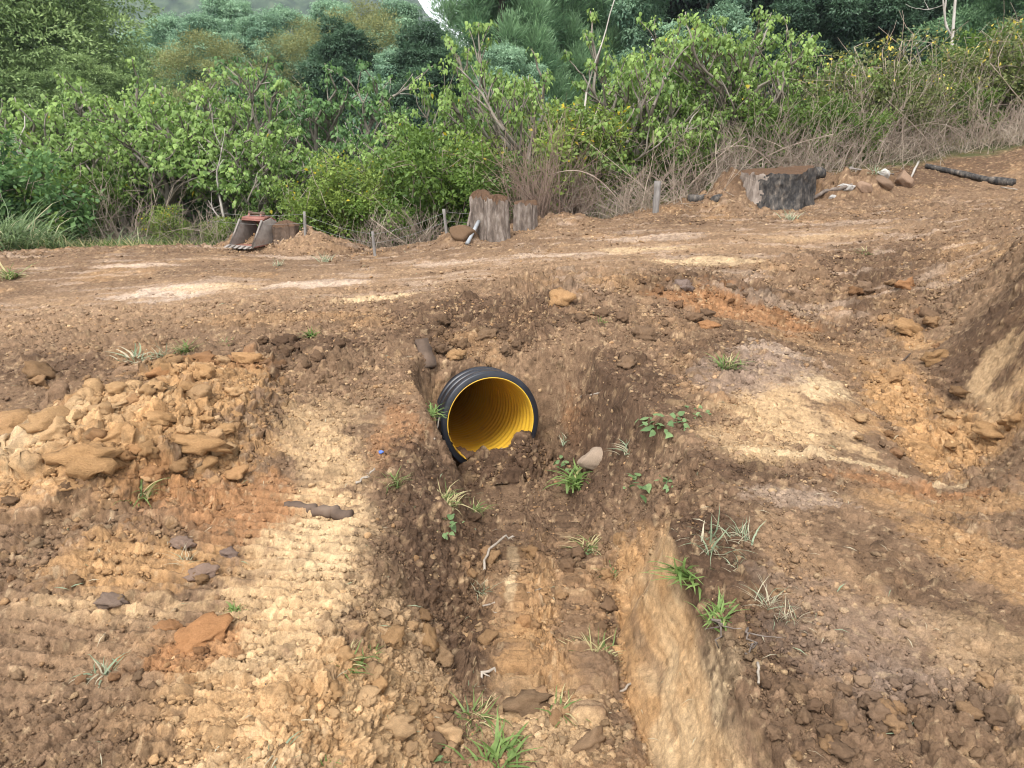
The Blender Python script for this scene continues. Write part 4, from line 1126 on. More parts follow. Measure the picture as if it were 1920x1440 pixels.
tall("blue", 455, 42, .96, "taller blue-green tree left of the khaki trees", 1.4, top=-6)
tall("blue", 560, 46, .98, "blue-green tree behind the two khaki trees", 2.2, top=18)
tall("blue", 300, 46, 1, "low blue-green tree left of the rounded one by the mountain gap", 5.1, top=55)
tall("blue", 402, 36, 1, "blue-green tree between the first two of the row right of the gap", 3.7, top=30)
tall("blue", 508, 40, 1, "blue-green tree above the low round yellow-olive one, right side", 4.6, top=28)
tall("blue", 645, 44, 1, "blue-green tree peeping out between the khaki pair", 1.1, top=2)
tall("khaki", 415, 24, .66, "low round yellow-olive tree in front of the blue-green trees", .4, top=62)
tall("khaki", 600, 30, .90, "khaki tree on the left of the pale-trunked pair", 1.2, top=40)
tall("khaki", 690, 29, 1.0, "wide khaki tree with thin pale trunks showing below its crown", 2.5, top=6)
tall("blue", 755, 38, 1.0, "blue-green tree right behind the wide khaki tree", 3.3, top=4)
tall("blue", 745, 26, .52, "small round blue-green tree below the wide khaki tree", 4.0, top=96)
tall("pine", 840, 34, 1.0, "slim needle-leaved tree left of the tall pines at the sky gap", .4, top=64)
tall("pine", 925, 31, 1.02, "needle-leaved tree standing tallest behind the pale sapling", 1.7)
tall("pine", 985, 33, 1.06, "needle-leaved tree left of the large heart-leaved trees", 2.9)
tall("blue", 950, 27, .55, "small round blue-green tree low among the pines", .9, top=85)
tall("pine", 1060, 36, 1.12, "dark needle-leaved tree above the tallest heart-leaved shoot", 3.8)
for k, (u, y, s, lb) in enumerate((
        
        (1150, 46, 1.1, "dark forest tree right behind the tallest heart-leaved crown"), (1255, 44, 1.15, "dark forest tree with brown gaps above the middle of the bright crowns"),
        (1370, 45, 1.15, "dark forest tree above the right part of the bright crowns"), (1470, 43, 1.15, "dark forest tree at the end of the bright heart-leaved crowns"),
        (1560, 40, 1.12, "dark forest tree left of the bare dead tree, nearest to the bright crowns"), (1640, 42, 1.1, "dark forest tree directly left of the bare dead tree"),
        (1725, 41, 1.1, "dark forest tree directly behind the bare dead tree"), (1820, 44, 1.15, "dark forest tree behind the evergreen at the top right"),
        (1930, 46, 1.1, "dark forest tree at the right picture edge behind the evergreen"),
        (1010, 52, 1.15, "dark forest tree behind the needle-leaved trees"))):
    tall("dark", u, y, s, lb, k * 1.7)
tall("blue", 1265, 34, .86, "dull blue-green tree top peeping above the bright crowns", .5)
tall("right", 1905, 25, 1.02, "dense green evergreen filling the top right corner", .4)
tall("right", 1985, 22, .85, "second evergreen cut by the right picture edge", 2.1)
tall("dark", 660, 27, .42, "low dark tree in the shade under the left heart-leaved trees", .8)
tall("dark", 1650, 27, .45, "low dark tree under the bare dead tree", 1.1)
tall("dark", 1500, 28, .48, "low dark tree behind the right end of the bright crowns", 2.1)
tall("dark", 800, 26, .40, "low dark tree behind the pale sapling", 3.1)

# bare dead tree
def bare_tree(seed, H, rad, forks, lean=(0, 0), mat=None, levels=3):
    rng = np.random.default_rng(seed); mb = MB()
    def grow(p, d, L, r, lev):
        pts, d2 = wander(rng, p, d, L, 6, .13 if lev else .05, .03)
        mb.tube(pts, np.linspace(r, r * .5, 7), 7 if lev == 0 else 5)
        if lev < levels:
            for c in range(forks):
                q = pts[rng.integers(3, 7)]
                grow(q, d2 + rng.normal(0, .65, 3) + np.array([0, 0, .25]), L * rng.uniform(.4, .65), r * .5, lev + 1)
    grow([0, 0, -.2], [lean[0], lean[1], 1], H * .6, rad, 0)
    return mb.mesh("trunk", mat or M_PALEBARK, smooth=True)
def bare(name, label, u, y, seed, H, rad, forks=3, lean=(0, 0), levels=3, mat=None, group=None, dz=0, rz=0):
    x, y = spot(u, y)
    return tag(link_loc(obj(name, bare_tree(seed, H, rad, forks, lean, mat, levels)), (x, y, gz(x, y) + dz), rz), label, "dead tree", group)
def link_loc(o, loc, rz=0):
    o.location = tuple(float(c) for c in loc); o.rotation_euler = (0, 0, rz); return o
bare("dead_tree", "tall bare dead tree with pale forking branches before the dark forest at top right", 1750, 17.5, 11, 5.6, .05, 3)
bare("dead_tree", "thin leaning dead trunk beside the tall bare tree", 1712, 17, 5, 2.6, .045, 2, (-.1, 0), 2)
bare("dead_tree", "forked white dead stem rising from the left shrubs", 75, 13.5, 8, 3.7, .04, 2, (.02, 0), 1, M_PALEBARK)
bare("dead_tree", "short white dead stem at the left picture edge", 4, 12.8, 9, 2.3, .035, 2, (.02, 0), 1, M_PALEBARK)
bare("dead_tree", "white forked dead shrub left of the red digger bucket", 428, 12.6, 14, 2.2, .035, 3, (-.05, 0), 2, M_PALEBARK)
bare("dead_tree", "pale dead tree with crooked branches in the dark hollow behind the khaki tree", 665, 19, 16, 3.8, .05, 3, (.1, 0), 2, M_PALEBARK)
bare("dead_tree", "white leafless upright pole among the tallest bright crowns", 1095, 12.2, 18, 3.9, .03, 1, (-.02, 0), 1, M_PALEBARK)

# ---- heart-leaved trees
HG = "heart-leaved pioneer trees"
kinds = {}
for nm, (seed, H, spread, stems, leaf, per, mat) in dict(
        A=(21, 4.4, .75, 3, .082, 34, L_HEART), B=(22, 5.0, .70, 2, .082, 34, L_HEART), C=(25, 3.4, .85, 3, .080, 34, L_HEART),
        D=(24, 4.6, .75, 3, .095, 28, L_HEART_DEEP), E=(28, 3.6, .85, 2, .095, 28, L_HEART_DEEP)).items():
    mb, (P, D, Nn, S, T) = heart_tree(seed, H, spread, stems, leaf, 3, per)
    zt = P[:, 2].max()
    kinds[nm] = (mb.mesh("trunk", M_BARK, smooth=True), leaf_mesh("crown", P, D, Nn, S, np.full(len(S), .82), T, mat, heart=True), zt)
def heart(kind, u, y, top, label, rz=0.0, wide=1.0):
    """top: height of the crown's top above the eye line's datum (metres of world height)"""
    x, y = spot(u, y); g = gz(x, y)
    tr, cr, zt = kinds[kind]
    s = (top - g) / zt
    return plant("heart_leaf_tree", label, "tree", [("trunk", tr), ("crown", cr)], (x, y, g), rz, (s * wide, s * wide, s), HG)
def top_of(v, y): return float(at_y(960, v, y)[2])
heart("B", 1055, 12.6, top_of(10, 12.6), "tallest bright heart-leaved tree, its top shoot reaching the upper picture edge", .3)
heart("A", 1150, 13.0, top_of(70, 13.0), "bright heart-leaved tree right of the tallest one", 1.4, 1.1)
heart("A", 1010, 13.4, top_of(110, 13.4), "bright heart-leaved tree on the left flank of the tallest one", 2.8, 1.1)
heart("B", 1260, 13.2, top_of(55, 13.2), "bright heart-leaved tree in the middle of the right-hand clump", 3.9, 1.15)
heart("A", 1350, 13.6, top_of(10, 13.6), "bright heart-leaved tree under the dull blue-green tree top", 5.0, 1.15)
heart("B", 1430, 14.0, top_of(20, 14.0), "bright heart-leaved tree with wide flat crown right of centre", .9, 1.2)
heart("C", 1530, 14.0, top_of(80, 14.0), "bright heart-leaved tree at the right end of the clump", 2.0, 1.15)
heart("C", 1590, 14.4, top_of(110, 14.4), "last sparse heart-leaved sapling before the dark forest", 4.4, .8)
heart("C", 1140, 12.0, top_of(200, 12.0), "low heart-leaved tree in front of the right-hand clump", 3.1, 1.3)
heart("C", 1250, 12.3, top_of(170, 12.3), "low heart-leaved tree above the brown stems", 4.6, 1.3)
heart("C", 1370, 12.8, top_of(150, 12.8), "low heart-leaved tree above the charred stump", .2, 1.3)
heart("A", 880, 15.5, top_of(115, 15.5), "pale green sapling with drooping leaves left of the tallest tree", .7, .8)
heart("C", 800, 14.5, top_of(180, 14.5), "heart-leaved tree in the centre below the small blue-green tree", 1.9, 1.2)
heart("C", 930, 13.5, top_of(190, 13.5), "heart-leaved tree between sapling and right-hand clump", 3.3, 1.2)
heart("C", 740, 13.8, top_of(235, 13.8), "low heart-leaved shrub tree over the lime bushes", 5.1, 1.1)
# the left thicket
heart("A", 30, 15.5, top_of(160, 15.5), "heart-leaved tree below the billowy olive tree, at the left edge", .2, 1.25)
heart("B", 130, 16.5, top_of(130, 16.5), "heart-leaved tree right behind the forked white dead stem", 1.5, 1.25)
heart("A", 230, 16.0, top_of(120, 16.0), "heart-leaved tree in the middle of the left thicket", 2.6, 1.3)
heart("B", 340, 16.0, top_of(108, 16.0), "highest heart-leaved tree of the left thicket", 3.5, 1.2)
heart("A", 440, 15.5, top_of(145, 15.5), "heart-leaved tree above the white forked shrub", 4.7, 1.2)
heart("C", 90, 13.2, top_of(225, 13.2), "low heart-leaved tree around the forked white dead stem", 5.5, 1.35)
heart("C", 210, 13.6, top_of(200, 13.6), "low heart-leaved tree above the grey dry twigs", .8, 1.35)
heart("C", 330, 13.8, top_of(190, 13.8), "low heart-leaved tree at the front of the left thicket", 1.8, 1.35)
heart("C", 460, 13.6, top_of(200, 13.6), "low heart-leaved tree at the right end of the left thicket", 2.9, 1.3)
heart("C", 520, 13.4, top_of(270, 13.4), "small heart-leaved shrub right of the white forked shrub", 4.1, 1.1)
heart("D", 560, 21, top_of(112, 21), "deep green heart-leaved tree left of the dark hollow", .6, 1.15)
heart("D", 650, 20.5, top_of(118, 20.5), "deep green heart-leaved tree in front of the khaki trees", 1.7, 1.15)
heart("E", 610, 18, top_of(230, 18), "low deep green heart-leaved shrub in the dark hollow", 2.9, 1.2)
heart("E", 690, 17.5, top_of(260, 17.5), "lowest deep green heart-leaved shrub in the dark hollow", 4.0, 1.2)
heart("E", 545, 17.5, top_of(290, 17.5), "deep green heart-leaved shrub behind the lime bush at the bucket", 5.0, 1.1)

# ---- bushes of small leaves, thin woody stems below
def bush_meshes(seed, R, H, n, mat, leaf=.06, per=330, stems=16, stem_mat=None, flowers=0.0, bare_low=.25):
    rng = np.random.default_rng(seed)
    cl, mb = [], MB()
    for k in range(stems):
        az = rng.uniform(0, 6.283); lean = rng.uniform(.1, .55) * R / H * 1.4
        pts, d = wander(rng, [rng.normal(0, R * .16), rng.normal(0, R * .16), -.1], [math.cos(az) * lean, math.sin(az) * lean, 1], H * rng.uniform(.65, 1.1), 6, .12)
        mb.tube(pts, np.linspace(.013, .004, 7), 4)
        for q in pts[int(7 * bare_low) + 1:]:
            if rng.uniform() < .5:
                b, _ = wander(rng, q, [rng.normal(), rng.normal(), rng.uniform(.2, 1)], H * .28, 3, .2)
                mb.tube(b, np.linspace(.006, .0025, 4), 3)
            r = rng.uniform(.10, .24) * (H / 1.3)
            cl.append((q + rng.normal(0, .06, 3), (r, r, r * .8)))
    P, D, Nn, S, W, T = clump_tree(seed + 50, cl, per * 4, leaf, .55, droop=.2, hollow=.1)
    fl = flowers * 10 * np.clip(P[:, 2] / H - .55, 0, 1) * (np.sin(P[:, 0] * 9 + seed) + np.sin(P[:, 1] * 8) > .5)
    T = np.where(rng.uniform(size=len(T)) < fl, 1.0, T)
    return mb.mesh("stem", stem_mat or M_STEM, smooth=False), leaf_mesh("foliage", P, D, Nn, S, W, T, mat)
bm = {"lime": [bush_meshes(61, .7, 1.35, 0, L_LIME, .055, 300, 20, flowers=.03), bush_meshes(62, .6, 1.5, 0, L_LIME, .055, 260, 16, flowers=.04)],
      "bush": [bush_meshes(63, .8, 1.4, 0, L_BUSH, .06, 340, 22), bush_meshes(64, .8, 1.2, 0, L_BUSH, .06, 340, 20)],
      "flower": [bush_meshes(65, .9, 1.7, 0, L_FLOWER, .055, 60, 30, flowers=.06, bare_low=.35), bush_meshes(66, .7, 1.6, 0, L_FLOWER, .055, 55, 24, flowers=.09, bare_low=.4)],
      "deep": [bush_meshes(67, .9, 1.2, 0, L_HEART_DEEP, .08, 330, 22), bush_meshes(68, .9, 1.0, 0, L_BUSH, .07, 330, 20)]}
def bush(kind, i, u, y, s, label, rz=0.0, sz=1.0, name=None):
    x, y = spot(u, y)
    st, fo = bm[kind][i]
    return plant(name or {"lime": "lime_bush", "bush": "green_bush", "flower": "flowering_bush", "deep": "dark_bush"}[kind], label, "bush",
                 [("stem", st), ("foliage", fo)], (x, y, gz(x, y)), rz, (s, s, s * sz), "bushes along the edge of the works")
bush("lime", 0, 590, 11.4, .95, "yellow-lime bush right behind the digger bucket")
bush("lime", 1, 655, 11.6, 1.05, "yellow-lime bush with dark stems above the dark pit", 1.0)
bush("lime", 0, 760, 12.0, 1.15, "yellow-lime bush behind the grey dry brush heap", 2.0)
bush("bush", 0, 830, 11.6, 1.2, "green bush left behind the split stump", .5, 1.1)
bush("lime", 1, 880, 12.2, 1.2, "lime-green bush above the split stump", 3.0)
bush("bush", 1, 760, 11.3, .95, "low green bush behind the wire fence", 1.6)
bush("lime", 0, 1085, 12.0, 1.35, "lime bush between the brown stems and the heart-leaved clump", 4.0)
bush("bush", 0, 900, 11.4, 1.0, "olive bush directly behind the split stump", 2.4)
bush("lime", 1, 1120, 11.8, 1.1, "small-leaved lime bush right of the brown stems", 5.2)
bush("bush", 1, 1200, 12.2, 1.1, "green bush behind the weathered post", .9)
bush("bush", 0, 1330, 12.6, 1.15, "green bush behind the dead weeds above the charred stump", 3.4)
bush("bush", 1, 1440, 13.2, 1.1, "green bush in the dead weeds right of the charred stump", 4.4)
bush("flower", 0, 1560, 13.4, 1.0, "yellow-flowered bush at the end of the heart-leaved clump", .2)
bush("flower", 1, 1640, 13.6, 1.15, "tall yellow-flowered bush in front of the dark forest", 1.2)
bush("flower", 0, 1745, 14.0, .95, "yellow-flecked bush left of the right-edge thicket", 2.2)
bush("flower", 1, 1830, 13.8, 1.2, "yellow-flowered bush of the right-edge thicket, left one", 3.2)
bush("flower", 0, 1905, 13.4, 1.2, "yellow-flowered bush cut by the right picture edge", 4.2)
bush("flower", 1, 1700, 13.0, .8, "low yellow-flecked bush above the lying charred log", 5.0)
bush("bush", 0, 1790, 14.8, 1.2, "dull green bush between the yellow-flowered ones", 1.3)
for k, (u, y, s, lb) in enumerate(((1270, 12.0, .8, "low green bush among the dead weeds right of the weathered post"), (1395, 12.5, .85, "low green bush showing through the weeds over the charred stump"), (1500, 12.8, .8, "low green bush showing through the weeds right of the charred stump"),
        (1580, 13.0, .8, "low green bush showing through the weeds behind the white dead branch"), (1680, 13.6, .9, "dull low bush behind the weeds above the round boulder"), (1770, 13.6, .8, "dull low bush behind the weeds above the charred log"), (1860, 14.0, .9, "dull low bush behind the weeds at the right"))):
    bush("bush", k % 2, u, y, s, lb, k * 1.1)
bush("deep", 0, 30, 11.2, 1.2, "dark green bush above the blue-green grass at left", .4)
bush("deep", 1, 100, 11.6, 1.15, "dark green bush left of the grey dry twigs", 1.9)
bush("bush", 0, 150, 12.4, .9, "yellowish green bush between dark bush and dry twigs", 2.7)
bush("deep", 1, -40, 11.8, 1.3, "dark green bush at the left picture edge", 3.8)
bush("lime", 1, 300, 12.0, .55, "small yellow-leaved bush among the grey dry twigs", 4.8)
bush("lime", 0, 400, 12.2, .5, "small yellow-leaved bush left of the digger bucket", .6)
bush("bush", 1, 480, 12.6, .7, "low green bush just behind the digger bucket", 3.9)
bush("deep", 0, 500, 14, 1.0, "dark bush under the left thicket's right end", 2.0)
bush("deep", 1, 240, 14, 1.2, "dark bush under the middle of the left thicket", 1.0)
bush("deep", 0, 360, 14.2, 1.1, "dark bush under the front of the left thicket", 5.0)
bush("deep", 0, 980, 13.6, 1.2, "dark bush in the shade behind the brown stems", 5.4)
bush("deep", 1, 1180, 13.4, 1.2, "dark bush in the shade under the right-hand clump", 4.4)
bush("deep", 0, 1300, 13.8, 1.2, "dark bush in the shade behind the dead weeds", 3.3)
bush("deep", 1, 1420, 14.4, 1.2, "dark bush in the shade below the wide flat crown", 2.2)
bush("deep", 0, 850, 13.6, 1.0, "dark bush behind the lime bushes in the centre", 1.1)
bush("deep", 1, 700, 14.5, 1.0, "dark bush at the foot of the dark hollow", .3)

# ---- dry weeds: fans of bare stems with side twigs
def dry_mesh(seed, R, H, n, mat, lean=.35, twig=2, thick=.006):
    rng = np.random.default_rng(seed); mb = MB()
    for k in range(n):
        az = rng.uniform(0, 6.283); ln = abs(rng.normal(0, lean))
        p = [rng.normal(0, R * .4), rng.normal(0, R * .25), -.05]
        L = H * rng.uniform(.45, 1.1)
        pts, d = wander(rng, p, [math.cos(az) * ln, math.sin(az) * ln, 1], L, 6, .19, -.03 * ln)
        r = thick * rng.uniform(.6, 1.3)
        mb.tube(pts, np.linspace(r, r * .3, 7), 3, cap=False)
        for _ in range(twig):
            q = pts[rng.integers(2, 6)]
            b, _d = wander(rng, q, d + rng.normal(0, .6, 3), L * rng.uniform(.2, .4), 3, .15)
            mb.tube(b, np.linspace(r * .5, r * .2, 4), 3, cap=False)
    return mb.mesh("stem", mat)
dm = {"brown": [dry_mesh(81, .30, 1.75, 150, M_STEMRED, .16, 3, .0065)], "weed": [dry_mesh(82, .8, .95, 84, M_STEM, .75, 4), dry_mesh(83, .8, .8, 90, M_STEM, .95, 4), dry_mesh(84, .9, 1.2, 60, M_STEM, .7, 4)],
      "heap": [dry_mesh(85, .7, .9, 130, M_STEM, .75, 2, .009), dry_mesh(86, .6, 1.0, 110, M_STEM, .9, 2, .009)]}
def dry(kind, i, u, y, s, label, rz=0.0, sz=1.0, group="dry weeds along the edge of the works"):
    x, y = spot(u, y)
    o = obj({"brown": "bare_stem_bush", "weed": "dry_weed", "heap": "brush_heap"}[kind], dm[kind][i])
    o.location = (x, y, gz(x, y)); o.rotation_euler = (0, 0, rz); o.scale = (s, s, s * sz)
    return tag(o, label, {"brown": "bush", "weed": "weeds", "heap": "brush heap"}[kind], group)
dry("brown", 0, 1010, 10.9, 1.0, "tall upright sheaf of bare brown stems above the small stump")
dry("brown", 0, 1075, 11.4, .8, "thinner sheaf of bare brown stems right of the tall one", 1.5)
dry("brown", 0, 960, 11.3, .75, "lower sheaf of bare stems left of the tall brown one", 2.5)
dry("heap", 0, 735, 10.8, .95, "grey heap of dry brush behind the fence wire")
dry("heap", 1, 800, 10.7, .8, "grey dry brush between fence wire and split stump", 1.2)
dry("heap", 0, 680, 11.2, .8, "grey dry brush above the dark pit", 2.2)
for k, (u, y, s, lb) in enumerate(((1130, 10.9, .9, "dry weeds right of the brown stems"), (1190, 11.1, .9, "dry weeds left of the weathered post"), (1250, 11.2, 1.0, "dry weeds right of the weathered post"),
        (1310, 11.6, 1.15, "dry weeds above the black log end"), (1370, 11.8, 1.2, "dry weeds directly behind the charred stump"), (1430, 12.0, 1.15, "dry weeds behind the right half of the charred stump"),
        (1490, 12.1, 1.05, "dry weeds right of the charred stump"), (1550, 12.3, 1.0, "dry weeds behind the white dead branch"), (1610, 12.5, 1.0, "dry weeds above the white rock"),
        (1670, 12.7, 1.0, "dry weeds above the round brown boulder"), (1730, 12.8, .95, "dry weeds above the left end of the charred log"), (1790, 12.9, .9, "dry weeds above the middle of the charred log"),
        (1850, 12.8, .9, "dry weeds above the right end of the charred log"), (1905, 12.6, .95, "dry weeds at the right picture edge"),
        (215, 12.2, 1.3, "dense grey twigs left of the white forked shrub"), (270, 12.4, 1.4, "tall grey twigs in the left thicket's gap"), (340, 12.2, .9, "low dry weeds left of the digger bucket"),
        (395, 11.6, .8, "dry weeds close to the left of the bucket"), (450, 12.0, .75, "dry weeds behind the digger bucket"), (180, 11.4, .8, "dry weeds right of the blue-green grass"),
        (1280, 12.6, 1.5, "tall dry weeds before the low heart-leaved tree"), (1420, 13.0, 1.5, "tall dry weeds below the wide flat crown"), (1520, 13.2, 1.4, "tall dry weeds by the first yellow-flowered bush"),
        (1600, 13.4, 1.3, "tall dry weeds between the yellow-flowered bushes"), (1880, 13.4, 1.4, "tall dry weeds among the right-edge bushes"), (540, 11.6, .7, "dry weeds behind the earth-capped log"),
        (1700, 13.6, 1.2, "tall dry weeds before the evergreen"))):
    dry("weed", k % 3, u, y, s, lb, k * 1.3)
# long arching canes
def cane(u, y, dx, dz, arc, label, mat=M_STEM, r=.010):
    x, y = spot(u, y); g = gz(x, y)
    t = np.linspace(0, 1, 14)
    pts = np.stack([dx * t, .2 * np.sin(t * 3) * dx, dz * t + arc * np.sin(np.pi * t)], 1)
    mb = MB(); mb.tube(pts, np.linspace(r, r * .4, 14), 5)
    o = mb.build("dead_cane", mat, None, True); o.location = (x, y, g)
    tag(o, label, "cane", "long dead canes")
cane(1350, 11.0, 1.5, .75, .1, "pale dead cane slanting up above the charred stump")
cane(1180, 10.9, -1.2, .55, .3, "arching dead cane left of the weathered post")
cane(1270, 11.2, .9, .9, .05, "thin pale cane rising right of the weathered post")
cane(1460, 11.4, -1.3, .25, .35, "dead cane arching over the charred stump")
cane(400, 10.9, .75, -.10, .22, "thin pale cane arching along the ground left of the bucket")
cane(1745, 13.3, -.35, .75, .15, "bent pale cane before the evergreen")
cane(790, 10.6, -.7, .5, .02, "pale stick leaning in the brush behind the fence wire")

rc = random.Random(5)
for k, nm in enumerate(("rising steeply before the heart-leaved clump", "slanting left over the dry weeds at the weathered post", "crossing the dry weeds over the black log end", "long and low over the dry weeds behind the charred stump",
        "slanting right behind the white dead branch", "crossing the weeds above the steel bar", "bowed low above the round brown boulder", "leaning left above the charred log", "slanting in the right-edge weeds")):
    u = 1165 + k * 85
    cane(u, 11.0 + k * .17, rc.choice((-1, 1)) * rc.uniform(.5, 1.3), rc.uniform(.35, 1.0), rc.uniform(-.05, .08), "pale dead cane " + nm, M_STEM, .006)
# ---- ground cover beyond the edge
def ground_cover():
    rng = np.random.default_rng(44)
    n = 60000
    x = rng.uniform(-10, 11, n)
    edge = np.interp(x, [-12, -6.2, -2.6, 0, 1.4, 2.6, 4.5, 7, 14], [8.8, 9.2, 10.5, 10.8, 11.2, 11.6, 12.4, 13.0, 13.7])
    y = edge + rng.uniform(0, 1, n) ** 1.5 * 7
    z = macro_height(x, y)
    az = rng.uniform(0, 6.283, n)
    D = np.stack([np.cos(az) * .6, np.sin(az) * .6, rng.uniform(.5, 1.4, n)], 1)
    Nn = np.stack([-np.sin(az), np.cos(az), rng.normal(0, .2, n)], 1)
    T = np.clip(rng.normal(.4, .2, n), 0, .85); T = np.where(rng.uniform(size=n) < .45, 1.0, T)
    me = leaf_mesh("weed_cover", np.stack([x, y, z], 1), D, Nn, rng.uniform(.07, .22, n), np.full(n, .07), T, L_GRASS)
    tag(obj("weed_cover", me), "green and straw-coloured grass growing beyond the edge of the works", "grass", kind="stuff")
ground_cover()
# ------------------------------------------------------------------ tufts in the works
L_BRIGHT = mat_leaf("fresh_grass_blade", (.10, .17, .04), (.26, .36, .11), (.42, .40, .16), scale=8)
L_PALEG = mat_leaf("pale_grass_blade", (.15, .20, .11), (.36, .42, .27), (.50, .44, .30), scale=8)
L_HERB = mat_leaf("weed_leaf", (.07, .13, .045), (.24, .34, .14), (.5, .46, .25), scale=8)
TM = {"green": [tuft_mesh(1, 46, 1.0, .55, .07, L_GRASS, .7, .25), tuft_mesh(2, 34, 1.0, .8, .08, L_GRASS, .9, .3)],
      "bright": [tuft_mesh(3, 34, 1.0, .5, .11, L_BRIGHT, .75, .04), tuft_mesh(4, 44, 1.0, .75, .10, L_BRIGHT, .9, .06)],
      "pale": [tuft_mesh(5, 26, 1.0, .45, .06, L_PALEG, .6, .3), tuft_mesh(6, 30, 1.0, .9, .07, L_PALEG, .9, .4)],
      "straw": [tuft_mesh(7, 22, 1.0, .35, .026, L_PALEG, .35, .75)],
      "herb": [herb_mesh(8, 40, .6, .26, L_HERB), herb_mesh(9, 26, .7, .26, L_HERB)],
      "sod": [tuft_mesh(10, 80, .8, 1.0, .05, L_GRASS, 1.1, .55)]}
tufts = [
    (250,680,62,"pale",1,"pale tuft on the crest of the spoil heap"), (300,672,44,"pale",0,"smaller pale tuft right of the crest tuft"),
    (350,662,40,"green",0,"thin green tuft behind the heap crest"), (585,632,34,"bright",0,"bright green tuft on the near road edge left of the pipe"),
    (428,648,24,"green",1,"small tuft between heap crest and road edge"),
    (805,782,48,"bright",1,"green tuft hanging at the left side of the pipe"), (1128,610,30,"bright",0,"small bright tuft on the road edge right of the ochre block"),
    (1248,795,84,"herb",0,"leafy green weed on the flat right of the trench"), (1300,775,40,"herb",1,"small leafy sprig right of the leafy weed"),
    (265,948,64,"green",1,"green tuft below the right foot of the spoil heap"), (352,1060,52,"straw",0,"uprooted straw-coloured tuft by the purple stones"),
    (205,1270,62,"pale",1,"wilted grey-green tuft at the lower left"), (740,912,46,"green",0,"tuft near the forked root left of the trench"),
    (835,950,86,"sod",0,"thick grass sod on the trench's left lip"), (828,990,56,"herb",1,"leafy weed just below the thick sod"),
    (888,965,46,"green",1,"thin grass trailing right of the thick sod"), (1085,915,76,"bright",1,"long-bladed grass hanging down the trench's right wall"),
    (1072,872,44,"herb",1,"leafy sprig on the trench's right wall by the pale stone"), (1062,835,36,"pale",0,"pale grass on the cut right of the pipe mouth"),
    (1215,915,66,"herb",1,"creeping weed with round leaves below the pale stone"), (1180,855,48,"pale",1,"wilted pale grass right of the pale stone"),
    (1260,905,44,"herb",0,"small creeping weed at the end of the drain ridge"), (1100,1030,60,"sod",0,"dry sod on the trench floor below the right wall"),
    (1120,1050,44,"herb",1,"small leafy weed on the dry sod of the trench floor"), (895,1115,48,"pale",0,"grass tuft at the left edge of the trench floor"),
    (440,1155,30,"bright",1,"tiny bright tuft on the pale pressed ground"), (645,1262,66,"green",0,"green tuft left of the ochre wedge"),
    (602,1240,38,"herb",1,"little weed left of the green tuft"), (692,1235,36,"bright",1,"small bright weed right of the green tuft"),
    (1290,1080,84,"bright",0,"brightest broad-bladed grass on the trench's right lip"), (1330,1030,90,"pale",0,"tall pale grass behind the brightest grass"),
    (1345,1165,62,"bright",1,"small bright tuft below the brightest grass"), (1395,1020,60,"pale",0,"pale blades right of the tall pale grass"),
    (1440,1140,78,"straw",0,"straw-coloured seed stalks on the right flat"), (1475,1170,66,"straw",0,"second bunch of straw stalks, lower and to the right"),
    (1385,1080,40,"pale",0,"short pale blades between bright grass and seed stalks"),
    (1115,1250,92,"sod",0,"ragged sod against the smooth cut face of the trench"), (1140,1235,60,"green",1,"green blades on the ragged sod"),
    (1045,1352,70,"green",1,"grass growing out of the big dark clod"), (890,1362,70,"green",0,"grass tuft left of the big dark clod"),
    (880,1300,44,"pale",0,"small pale tuft by the crooked root"), (925,1440,96,"bright",1,"big bright grass at the bottom edge of the photo"),
    (985,1425,70,"bright",0,"bright grass beside the big one at the bottom edge"), (800,1420,50,"herb",1,"broad weed leaves at the bottom left of the bright grass"),
    (530,1420,70,"pale",1,"grey-green grass on a dark patch at the bottom edge"), (650,1395,60,"herb",0,"leafy weed among the pale clods at the bottom"),
    (612,1430,50,"bright",0,"bright tuft at the bottom edge left of the pale clods"), (1045,1148,46,"herb",1,"weed with one pale leaf on the trench floor"),
    (1150,1080,44,"green",1,"single green stalks on the slope of the right lip"), (1362,692,52,"green",0,"dull tuft above the pale plate"),
    (18,522,52,"green",1,"grass tuft on the road at the left picture edge"), (520,500,24,"pale",0,"tiny tuft on the far road"), (610,492,30,"pale",0,"pale sprouts on the bank of the dark pit"),
    (1550,312,34,"bright",1,"bright tuft on the far bank above the charred stump"), (1645,328,34,"pale",1,"pale tuft behind the white rock"),
    (1480,415,34,"pale",0,"pale sprouts on the far road edge below the charred stump"), (1625,478,26,"green",1,"small tuft on the dark soil right of the road"),
]
for k, (u, v, px, kind, i, lb) in enumerate(tufts):
    p = raycast(u, v); d = np.linalg.norm(p - EYE); s = px / FOC * d
    t = thing({"herb": "leafy_weed", "sod": "grass_sod", "straw": "seed_stalks"}.get(kind, "grass_tuft"), lb, {"herb": "weed"}.get(kind, "grass"),
              (p[0], p[1], zat(p[0], p[1])), k * 1.9, "weeds and tufts on the bare soil")
    t.scale = (s, s, s * (.8 if kind != "herb" else 1))
    me = TM[kind][i % len(TM[kind])]
    obj(me.name.split('.')[0], me, t)
